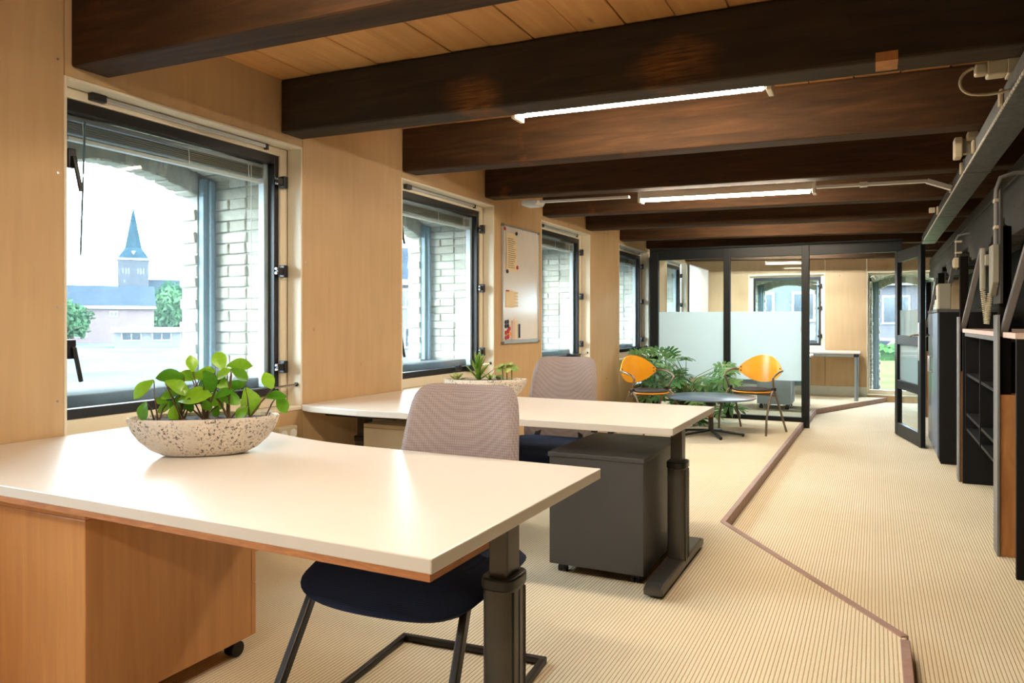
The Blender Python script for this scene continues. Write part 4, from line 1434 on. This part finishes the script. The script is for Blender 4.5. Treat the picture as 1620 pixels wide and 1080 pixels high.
LEAF_OV = leaf_mesh('leaf_blade', 'leaf', prof_ov)
LEAF_SP = leaf_mesh('aloe_blade', 'leaf2', prof_sp, fold=0.5, droop=-0.10)
LEAF_SP2 = leaf_mesh('agave_blade', 'leaf3', lambda t: 0.20 * (math.sin(PI * (0.15 + 0.85 * t)) ** 0.8) + 0.001, fold=0.4, droop=-0.15)
LEAF_J = leaf_mesh('jade_blade', 'leaf3', prof_ov, droop=0.35)


def planter(label, loc, rz, group='speckled stone planters'):
    """boat shaped bowl; long axis local X"""
    r = thing('potted_plant', label, 'plant', loc, rz, group)
    prof = [(0.46, 0.0), (0.56, 0.004), (0.71, 0.022), (0.85, 0.053), (0.94, 0.085), (0.985, 0.112), (1.0, 0.127), (0.985, 0.131), (0.955, 0.129), (0.925, 0.112), (0.0, 0.112)]
    MB().lathe(prof, 44, (0, 0), 0.245, 0.118).build('bowl', 'pot', r, smooth=60)
    so = MB().lathe([(0.0, 0.1125), (0.93, 0.1125), (0.90, 0.119), (0.5, 0.122), (0.0, 0.121)], 36, (0, 0), 0.245, 0.118)
    so.build('soil', 'soil', r, smooth=60)
    return r


pp = planter('speckled planter of glossy round leaves on the front desk', (-2.065, 1.835, T1), R(40))
PX = 0.00212
# tip direction in degrees (0 = right, 90 = up), centre in photo pixels, length in pixels
LV = [(301, 574, 95, 24), (342, 570, 118, 30), (372, 577, 8, 34), (270, 592, 172, 36), (234, 610, 216, 34), (295, 594, 168, 32), (316, 592, 12, 32),
      (376, 590, -28, 28), (331, 602, -60, 34), (284, 609, -22, 36), (316, 610, 62, 26), (306, 624, 20, 46), (234, 647, 250, 28), (260, 643, 200, 28),
      (280, 639, 240, 30), (254, 634, 150, 18), (275, 655, 265, 26), (352, 620, 38, 26), (365, 612, 30, 30), (358, 630, -10, 36), (337, 637, -85, 30),
      (379, 652, 225, 24), (392, 638, -72, 44), (420, 604, 115, 26), (431, 629, 12, 30), (440, 646, -55, 28), (261, 594, 100, 12), (327, 640, -70, 20),
      (290, 622, 150, 28), (345, 606, 130, 26), (300, 640, 265, 22), (322, 586, 160, 22), (349, 590, -160, 26), (270, 622, 190, 24), (335, 655, 250, 18)]
rn = random.Random(5)
STEMS = {}
for (u, v, dg, ln) in LV:
    s = (u - 321) * PX
    h = 0.128 + (660 - v) * PX
    dep = rn.uniform(-0.05, 0.05)
    L = ln * PX * 1.16
    d = Vector((math.cos(R(dg)), rn.uniform(-0.45, 0.25), math.sin(R(dg))))
    d.normalize()
    c = Vector((s, dep, h))
    b = c - d * (L / 2)
    inst('leaf', LEAF_OV, pp, oriented(b, d, (rn.uniform(-0.4, 0.4), -0.75, 0.85), L, 1.05))
    root_s = max(-0.19, min(0.20, round((s * 0.8) / 0.075) * 0.075))
    m = (Vector((root_s, dep * 0.4, 0.115)) * 0.45 + b * 0.55) + Vector((0, 0, 0.01))
    MB().tube([(root_s + rn.uniform(-0.008, 0.008), dep * 0.4, 0.116), tuple(m), tuple(b)], [0.0032, 0.0026, 0.0016], 6).build('stem', 'stem', pp, smooth=60)

p2 = planter('speckled bowl of succulents on the second desk behind the first chair', (-2.055, 3.86, T2), R(26))
pitch = 0.00365


def rosette(cx, z0, n, L0, mesh, elev0, elev1, wsc=1.0, zspan=0.0):
    for i in range(n):
        f = i / max(1, n - 1)
        az = i * 2.39996
        el = R(elev0 + (elev1 - elev0) * f)
        L = L0 * (1 - 0.35 * f) * rn.uniform(0.85, 1.1)
        d = Vector((math.cos(az) * math.cos(el), math.sin(az) * math.cos(el), math.sin(el)))
        inst('leaf', mesh, p2, oriented((cx, 0.0, z0 + zspan * f), d, (0, 0, 1) if el < 1.2 else (math.cos(az), math.sin(az), 0.2), L, wsc))


rosette((722 - 768) * pitch, 0.118, 12, 0.075, LEAF_SP2, 12, 70)
rosette((757 - 768) * pitch, 0.118, 26, 0.135, LEAF_SP, 32, 84, 1.1, 0.09)
rosette((775 - 768) * pitch, 0.118, 9, 0.07, LEAF_SP, 30, 70, 1.2)
for (sx, hh) in ((0.065, 0.03), (0.10, 0.08), (0.125, 0.10), (0.155, 0.085)):
    MB().tube([(sx * 0.9 + 0.015, 0, 0.116), (sx, 0.005, 0.116 + hh)], 0.004, 6).build('stem', 'gstem', p2, smooth=60)
    for k in range(6):
        az = k * 1.05 + sx * 20
        d = Vector((math.cos(az), math.sin(az), rn.uniform(-0.3, 0.5)))
        inst('leaf', LEAF_J, p2, oriented((sx, 0.005, 0.116 + hh), d, (0, -0.3, 1), rn.uniform(0.045, 0.062)))

# philodendron with deeply cut leaves
ph_ = thing('potted_philodendron', 'large green split leaf plant between the orange chairs', 'plant', (-2.03, 8.88, PLAT))
MB().lathe([(0.0, 0.0), (0.15, 0.0), (0.19, 0.27), (0.20, 0.29), (0.185, 0.29), (0.18, 0.26), (0.0, 0.26)], 28).build('pot', 'deskleg2', ph_, smooth=50)
MB().lathe([(0.0, 0.2605), (0.179, 0.2605), (0.17, 0.272), (0.0, 0.276)], 24).build('soil', 'soil', ph_, smooth=50)


def split_leaf(name, seed):
    q = random.Random(seed)
    mb = MB()

    def zf(x, y):
        return -0.30 * y * y + 0.25 * abs(x) - 0.75 * x * x
    n = 5
    for i in range(n):
        t = i / n
        w = 0.11 * (1 - t * 0.75)
        t2 = (i + 1) / n
        w2 = 0.11 * (1 - t2 * 0.75)
        mb.add([(-w, t, zf(w, t)), (0, t, zf(0, t) - 0.02), (0, t2, zf(0, t2) - 0.02), (-w2, t2, zf(w2, t2))], [(0, 1, 2, 3)])
        mb.add([(0, t, zf(0, t) - 0.02), (w, t, zf(w, t)), (w2, t2, zf(w2, t2)), (0, t2, zf(0, t2) - 0.02)], [(0, 1, 2, 3)])
        for sg in (-1, 1):
            ln = (0.50 * math.sin(PI * (0.22 + 0.70 * t)) + 0.06) * q.uniform(0.88, 1.12)
            an = R(-25 + 95 * t + q.uniform(-5, 5))
            dx, dy = math.cos(an), math.sin(an)
            hw = 0.10
            for (a0, a1, w0, w1) in ((0.0, 0.35, 0.75, 1.0), (0.35, 0.75, 1.0, 0.75), (0.75, 1.0, 0.75, 0.12)):
                P = []
                for (a, ww, s2) in ((a0, w0, -1), (a1, w1, -1), (a1, w1, 1), (a0, w0, 1)):
                    x_ = (w * 0.6 + dx * ln * a - s2 * dy * hw * ww)
                    y_ = t + 0.06 + dy * ln * a + s2 * dx * hw * ww
                    P.append((sg * x_, y_, zf(x_, y_) + q.uniform(-0.012, 0.012)))
                mb.add(P, [(0, 1, 2, 3)] if sg > 0 else [(3, 2, 1, 0)])
    mb.add([(-0.04, 0.98, zf(0.04, 0.98)), (0.04, 0.98, zf(0.04, 0.98)), (0.012, 1.22, zf(0, 1.22)), (-0.012, 1.22, zf(0, 1.22))], [(0, 1, 2, 3)])
    return mb.mesh(name, 'leaf4', 70)


SPL = [split_leaf('split_leaf', s) for s in (3, 8, 14)]
rq = random.Random(21)
cnt = 0
while cnt < 62:
    az = rq.uniform(0, 2 * PI)
    rr = math.sqrt(rq.uniform(0.03, 1.0))
    ex_ = 0.46 * rr * math.cos(az) + 0.0
    ey_ = 0.33 * rr * math.sin(az) - 0.04
    ez_ = rq.uniform(0.22, 0.93) * (1 - 0.22 * rr) + 0.05 - (0.14 if ex_ > 0.1 else 0)
    if ey_ > 0.22:
        continue
    L = rq.uniform(0.17, 0.25)
    d = Vector((math.cos(az) * 0.9, math.sin(az) * 0.7 - 0.25, rq.uniform(-0.15, 0.65)))
    inst('leaf', rq.choice(SPL), ph_, oriented((ex_, ey_, ez_), d, (rq.uniform(-0.3, 0.3), -0.55, 0.9), L))
    MB().tube([(rq.uniform(-0.06, 0.06), rq.uniform(-0.06, 0.06), 0.27), (ex_ * 0.35, ey_ * 0.35, 0.27 + (ez_ - 0.27) * 0.7), (ex_, ey_, ez_)], [0.006, 0.005, 0.003], 6).build('stem', 'gstem', ph_, smooth=60)
    cnt += 1

# ================================================================== whiteboard and what hangs on it
wh = thing('whiteboard', 'upright whiteboard on the plywood pier between second and third window', 'whiteboard', (WALL, 6.12, 1.07))
Y0, Y1, Z0, Z1 = 5.735, 6.50, 1.07, 2.105
MB().box(WALL, WALL + 0.012, Y0 + 0.01, Y1 - 0.01, Z0 + 0.01, Z1 - 0.01).build('panel', 'board', wh, world=True)
fr = MB()
fr.box(WALL, WALL + 0.02, Y0, Y0 + 0.014, Z0, Z1)
fr.box(WALL, WALL + 0.02, Y1 - 0.014, Y1, Z0, Z1)
fr.box(WALL, WALL + 0.02, Y0 + 0.014, Y1 - 0.014, Z0, Z0 + 0.03)
fr.box(WALL, WALL + 0.02, Y0 + 0.014, Y1 - 0.014, Z1 - 0.014, Z1)
fr.build('frame', 'alu', wh, bevel=0.002, world=True)
for (yy, zz) in ((Y0, Z0), (Y1, Z0), (Y0, Z1), (Y1, Z1)):
    MB().box(WALL, WALL + 0.024, yy - (0.004 if yy == Y0 else 0.02), yy + (0.02 if yy == Y0 else 0.004), zz - (0.004 if zz == Z0 else 0.02), zz + (0.02 if zz == Z0 else 0.004)).build('corner_cap', 'greypaint', wh, bevel=0.003, world=True)
XB = WALL + 0.0125
pa = thing('paper_sheet', 'printed cream sheet pinned by magnets high on the whiteboard', 'paper', (XB, 5.90, 1.72))
sheet = MB()
n = 8
for i in range(n + 1):
    z = 1.705 + 0.335 * i / n
    bx_ = 0.004 + 0.006 * math.sin(PI * i / n)
    sheet.v += [(XB + bx_, 5.80, z), (XB + bx_ * 0.6, 6.015, z)]
for i in range(n):
    sheet.f.append((2 * i, 2 * i + 1, 2 * i + 3, 2 * i + 2))
so = sheet.build('sheet', 'paper', pa, world=True)
sd = so.modifiers.new('thickness', 'SOLIDIFY')
sd.thickness = 0.001
for i in range(15):
    z = 1.735 + i * 0.018
    bx_ = 0.0045 + 0.006 * math.sin(PI * (z - 1.705) / 0.335)
    e = rn.uniform(5.93, 5.99)
    MB().hexa([(XB + bx_, 5.83, z), (XB + bx_ * 0.8, e, z), (XB + bx_ * 0.8 + 0.002, e, z), (XB + bx_ + 0.002, 5.83, z),
               (XB + bx_, 5.83, z + 0.005), (XB + bx_ * 0.8, e, z + 0.005), (XB + bx_ * 0.8 + 0.002, e, z + 0.005), (XB + bx_ + 0.002, 5.83, z + 0.005)]).build('printed_line', 'ink', pa, world=True)


def magnet(y, z, mat, label, r=0.017, x=XB):
    o = MB().tube([(0, 0, 0), (0.009, 0, 0)], r, 14).build('magnet', mat, bevel=0.002)
    o.location = (x, y, z)
    tag(o, label, 'magnet', 'round magnets on the whiteboard')


magnet(5.778, 2.068, 'red', 'red magnet in the top left corner of the whiteboard')
magnet(5.995, 2.045, 'navyplastic', 'dark magnet at the top right of the pinned sheet', x=XB + 0.008)
magnet(6.02, 1.745, 'red', 'red magnet at the lower right of the pinned sheet', x=XB + 0.004)
magnet(5.815, 1.70, 'navyplastic', 'dark magnet at the lower left of the pinned sheet', x=XB + 0.006)
for i, (y, z) in enumerate(((5.795, 1.258), (5.835, 1.262), (5.795, 1.222), (5.838, 1.225))):
    magnet(y, z, 'navyplastic', 'dark blue magnet of the square of four, %s' % ('upper left', 'upper right', 'lower left', 'lower right')[i], 0.018)
for i, (y, z, m_) in enumerate(((5.80, 1.165, 'red'), (5.84, 1.18, 'red'), (5.80, 1.122, 'red'), (5.842, 1.13, 'red'), (5.865, 1.20, 'red'), (5.87, 1.155, 'yellow'))):
    magnet(y, z, m_, '%s magnet at the bottom of the whiteboard, %s' % ('orange' if m_ == 'yellow' else 'red', ('middle left', 'middle right', 'bottom left', 'bottom right', 'topmost', 'on the right')[i]), 0.019)
nt = thing('note_sheet', 'small yellowish note with tear off tabs on the whiteboard', 'paper', (XB, 5.90, 1.40))
MB().box(XB + 0.001, XB + 0.003, 5.80, 5.965, 1.385, 1.535).build('sheet', 'paper', nt, world=True)
for i in range(5):
    z = 1.395 + i * 0.028
    MB().hexa([(XB + 0.001, 5.965, z), (XB + 0.02, 6.005, z - 0.004), (XB + 0.021, 6.005, z - 0.004), (XB + 0.0025, 5.965, z),
               (XB + 0.001, 5.965, z + 0.02), (XB + 0.02, 6.005, z + 0.016), (XB + 0.021, 6.005, z + 0.016), (XB + 0.0025, 5.965, z + 0.02)]).build('tab', 'paper', nt, world=True)
MB().box(XB + 0.0032, XB + 0.006, 5.80, 5.86, 1.525, 1.537).build('red_strip', 'red', nt, world=True)
o = MB().box(XB + 0.0005, XB + 0.018, 5.905, 5.955, 1.103, 1.27).build('board_eraser', 'counter', bevel=0.004)
tag(o, 'tan felt eraser standing beside the red magnets', 'eraser')
o = MB().box(XB + 0.0005, XB + 0.004, 5.957, 6.02, 1.105, 1.285).build('blank_card', 'paper')
tag(o, 'blank cream card between eraser and dark pen', 'paper')
o = MB().tube([(XB + 0.009, 6.06, 1.115), (XB + 0.009, 6.06, 1.24)], 0.008, 10).build('marker_pen', 'navyplastic', smooth=40)
tag(o, 'single dark marker pen at the bottom of the whiteboard', 'pen')

# whiteboard leaning in the back room
wh2 = thing('whiteboard', 'large white board on feet along the left side of the back room', 'whiteboard', (-2.54, 11.9, PLAT))
MB().box(-2.53, -2.51, 11.22, 12.64, 0.85, 2.11).build('panel', 'board', wh2, bevel=0.003, world=True)
MB().ring(11.22, 12.64, 0.84, 2.12, 0.012, 0.012, 0.012, 0.012, -0.012, 0.012).xf(Matrix.Translation((-2.52, 0, 0)) @ Matrix.Rotation(R(90), 4, 'Z')).build('frame', 'alu', wh2, world=True)
for yy in (11.4, 12.46):
    MB().box(-2.555, -2.532, yy - 0.015, yy + 0.015, PLAT + 0.03, 1.5).build('leg', 'greyleg', wh2, world=True)
    MB().box(-2.75, -2.33, yy - 0.02, yy + 0.02, PLAT, PLAT + 0.03).build('foot', 'greyleg', wh2, world=True)

# wall socket under the window between the desks
sk = thing('wall_socket', 'ivory double wall socket between the two desks under the window', 'socket', (WALL, 3.1, 0.65))
MB().box(WALL, WALL + 0.045, 3.03, 3.17, 0.615, 0.695).build('housing', 'ivory', sk, bevel=0.006, world=True)
for yy in (3.065, 3.135):
    MB().tube([(WALL + 0.045, yy, 0.655), (WALL + 0.049, yy, 0.655)], 0.024, 16).build('outlet', 'whiteplastic', sk, world=True)

# ================================================================== outside
struct('ground', MB().box(-400, 400, -300, 500, -1.6, -1.05), 'asphalt', 'pale paved ground outside', 'ground')
struct('lawn', MB().box(-12, 14, 13.9, 29.0, -0.6, -0.08), 'lawn', 'green lawn outside the tall end window', 'lawn')


def far_house(label, loc, rz, w, d, h, rh, wall, wins, roof='slate', eave=0.3, gable=False):
    r = thing('house', label, 'house', loc, rz)
    MB().box(-w / 2, w / 2, 0, d, 0, h).build('wall', wall, r)
    if gable:
        MB().prism([(-w / 2, h), (w / 2, h), (0, h + rh)], 0.0, d, 'y').build('gable', wall, r)
        for sg in (-1, 1):
            MB().hexa([(sg * (w / 2 + eave), -eave, h - 0.2), (0, -eave, h + rh + 0.1), (0, d, h + rh + 0.1), (sg * (w / 2 + eave), d, h - 0.2),
                       (sg * (w / 2 + eave), -eave, h), (0, -eave, h + rh + 0.3), (0, d, h + rh + 0.3), (sg * (w / 2 + eave), d, h)]).build('roof', roof, r)
    else:
        MB().prism([(-eave, h), (d + eave, h), (d / 2, h + rh)], -w / 2 - 0.2, w / 2 + 0.2, 'x').build('roof', roof, r)
        MB().box(-w / 2 - 0.2, w / 2 + 0.2, -eave - 0.05, -eave + 0.1, h - 0.25, h + 0.05).build('gutter', 'whitetrim', r)
    for (cx, cz, ww, hh) in wins:
        f = MB().ring(cx - ww / 2, cx + ww / 2, cz - hh / 2, cz + hh / 2, 0.09, 0.09, 0.09, 0.09, -0.08, 0.04).build('window', 'whitetrim', r)
        MB().box(cx - ww / 2 + 0.09, cx + ww / 2 - 0.09, -0.03, -0.01, cz - hh / 2 + 0.09, cz + hh / 2 - 0.09).build('pane', 'farpane', f)
        MB().box(cx - 0.03, cx + 0.03, -0.06, -0.031, cz - hh / 2 + 0.09, cz + hh / 2 - 0.09).build('mullion', 'whitetrim', f)
    return r


def ray_at(u, zz):
    th = R(25.98)
    a = (u - 810) / 1180
    return (zz * (-math.sin(th) + a * math.cos(th)), zz * (math.cos(th) + a * math.sin(th)))


GZ = -1.05
vd = R(25.98 + 28)
hx_, hy_ = ray_at(175, 80)
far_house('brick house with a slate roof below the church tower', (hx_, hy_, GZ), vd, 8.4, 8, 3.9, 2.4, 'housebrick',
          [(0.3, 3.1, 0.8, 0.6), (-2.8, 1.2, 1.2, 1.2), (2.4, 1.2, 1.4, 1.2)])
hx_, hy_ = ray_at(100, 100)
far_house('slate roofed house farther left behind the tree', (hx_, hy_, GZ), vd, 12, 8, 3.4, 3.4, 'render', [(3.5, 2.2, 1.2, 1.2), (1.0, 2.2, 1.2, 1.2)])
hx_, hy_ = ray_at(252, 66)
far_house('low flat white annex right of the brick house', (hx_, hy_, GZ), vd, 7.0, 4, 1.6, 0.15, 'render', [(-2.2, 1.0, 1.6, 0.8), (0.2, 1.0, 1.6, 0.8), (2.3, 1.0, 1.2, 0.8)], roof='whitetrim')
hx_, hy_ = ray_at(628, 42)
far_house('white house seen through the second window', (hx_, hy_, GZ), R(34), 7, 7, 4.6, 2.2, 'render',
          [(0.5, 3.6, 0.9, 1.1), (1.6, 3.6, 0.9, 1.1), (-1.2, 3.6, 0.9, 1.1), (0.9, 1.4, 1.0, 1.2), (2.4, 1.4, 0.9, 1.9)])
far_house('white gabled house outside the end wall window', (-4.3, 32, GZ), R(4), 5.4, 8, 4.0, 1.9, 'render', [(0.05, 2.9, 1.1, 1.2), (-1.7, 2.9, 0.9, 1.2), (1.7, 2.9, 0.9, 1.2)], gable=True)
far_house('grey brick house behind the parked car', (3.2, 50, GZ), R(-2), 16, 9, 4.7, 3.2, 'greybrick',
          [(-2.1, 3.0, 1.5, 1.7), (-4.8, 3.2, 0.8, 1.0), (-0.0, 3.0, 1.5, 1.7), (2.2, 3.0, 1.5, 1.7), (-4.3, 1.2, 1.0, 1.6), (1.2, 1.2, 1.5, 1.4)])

ck = thing('church', 'church tower with a slender blue green spire behind the houses', 'church', ray_at(211, 220) + (GZ,), R(25.98 + 27))
MB().box(-4.1, 4.1, 0, 8.2, 0, 20.6).build('tower', 'towerbrick', ck)
MB().box(-4.35, 4.35, -0.25, 8.45, 20.4, 20.9).build('cornice', 'whitetrim', ck)
pr_ = []
sp = MB()
sp.add([(-4.2, -0.1, 20.9), (4.2, -0.1, 20.9), (4.2, 8.3, 20.9), (-4.2, 8.3, 20.9)] +
       [(2.45 * math.cos(R(22.5 + 45 * k)), 4.1 + 2.45 * math.sin(R(22.5 + 45 * k)), 24.2) for k in range(8)] + [(0, 4.1, 37.0)],
       [(0, 1, 10, 9), (1, 2, 4, 11), (2, 3, 6, 5), (3, 0, 8, 7), (0, 9, 8), (1, 11, 10), (2, 5, 4), (3, 7, 6)] +
       [(4 + k, 4 + (k + 1) % 8, 12) for k in range(8)])
sp.build('spire', 'spire', ck)
MB().tube([(0, 4.1, 36.8), (0, 4.1, 39.0)], 0.08, 6).build('finial', 'spire', ck)
for cx in (-1.95, 1.95):
    for dx in (-0.75, 0, 0.75):
        MB().box(cx + dx - 0.22, cx + dx + 0.22, -0.06, 0.02, 16.2, 17.9).build('belfry_opening', 'farpane', ck)
MB().box(-2.5, -2.1, -0.06, 0.02, 13.8, 14.4).build('slit', 'farpane', ck)
MB().prism([(-0.6, 23.0), (0.6, 23.0), (0, 22.0)], -0.3, 0.6, 'y').build('dormer', 'whitetrim', ck)
MB().prism([(0.5, 9.0), (7.7, 9.0), (4.1, 15.0)], 4.1, 24, 'x').build('nave_roof', 'slate', ck)
MB().box(4.1, 24, 0.6, 7.6, 0, 9.0).build('nave', 'towerbrick', ck)


def tree(label, loc, h, rx, rz, n, seed, size=0.5, mat='crown'):
    q = random.Random(seed)
    r = thing('tree', label, 'tree', loc, 0)
    mb = MB()
    for _ in range(n):
        while True:
            p = Vector((q.uniform(-1, 1), q.uniform(-1, 1), q.uniform(-1, 1)))
            if 0.45 < p.length < 1:
                break
        k = 0.82 + 0.18 * math.sin(5 * p.x + 3 * p.z) * math.cos(4 * p.y)
        c = Vector((p.x * rx * k, p.y * rx * k, h + p.z * rz * k))
        a = Vector((q.uniform(-1, 1), q.uniform(-1, 1), q.uniform(-1, 1))).normalized() * size
        b = a.cross(Vector((q.uniform(-1, 1), q.uniform(-1, 1), q.uniform(-1, 1)))).normalized() * size * 0.7
        mb.add([c - a, c - b * 0.6, c + a, c + b * 0.6], [(0, 1, 2, 3)])
    tag(mb.build('crown', mat, r), kind='stuff')
    MB().tube([(0, 0, 0), (0, 0, h)], [0.3, 0.16], 8).build('trunk', 'trunk', r, smooth=60)
    return r


tree('pale green tree right of the brick house', ray_at(272, 98) + (GZ,), 3.6, 3.4, 3.2, 1400, 1)
tree('dark green tree behind, beside the church nave', ray_at(275, 130) + (GZ,), 5.4, 5.5, 4.0, 1400, 2, 0.7)
tree('green tree at the left of the brick house', ray_at(112, 72) + (GZ,), 2.4, 2.1, 2.1, 1100, 3, 0.35)
hd = MB()
q = random.Random(9)
for _ in range(2600):
    c = Vector((q.uniform(-7, 9), q.uniform(28.4, 29.6), q.uniform(-0.4, 0.42)))
    a = Vector((q.uniform(-1, 1), q.uniform(-1, 1), q.uniform(-1, 1))).normalized() * 0.16
    b = a.cross(Vector((q.uniform(-1, 1), q.uniform(-1, 1), q.uniform(-1, 1)))).normalized() * 0.12
    hd.add([c - a, c - b, c + a, c + b], [(0, 1, 2, 3)])
hd.box(-7, 9, 28.6, 29.4, -1.0, 0.33)
ho = hd.build('hedge', 'hedge')
tag(ho, 'clipped green hedge at the end of the lawn', 'hedge', kind='stuff')


def car(label, loc, rz, mat):
    r = thing('car', label, 'car', loc, rz)
    body = [(-2.1, 0.3), (2.1, 0.3), (2.15, 0.62), (1.95, 0.82), (1.1, 0.92), (-1.7, 0.95), (-2.1, 0.8)]
    MB().prism(body, -0.85, 0.85, 'y').build('body', mat, r, bevel=0.06)
    MB().prism([(-1.75, 0.94), (1.05, 0.92), (0.35, 1.40), (-1.2, 1.42)], -0.74, 0.74, 'y').build('cabin', mat, r, bevel=0.05)
    for sg in (-1, 1):
        MB().prism([(-1.45, 0.98), (0.80, 0.96), (0.28, 1.32), (-1.12, 1.34)], sg * 0.745 - 0.008, sg * 0.745 + 0.008, 'y').build('side_window', 'farpane', r)
    for xx in (-1.3, 1.3):
        for yy in (-0.78, 0.78):
            w_ = MB().tube([(xx, yy - 0.1, 0.31), (xx, yy + 0.1, 0.31)], 0.31, 18).build('wheel', 'rubber', r, smooth=40)
            MB().tube([(xx, yy - 0.105, 0.31), (xx, yy + 0.105, 0.31)], 0.19, 14).build('rim', 'alu', w_, smooth=40)
    return r


struct('street', MB().box(-30, 40, 31.0, 48, -1.04, -0.98), 'asphalt', 'pale street in front of the grey house', 'street')
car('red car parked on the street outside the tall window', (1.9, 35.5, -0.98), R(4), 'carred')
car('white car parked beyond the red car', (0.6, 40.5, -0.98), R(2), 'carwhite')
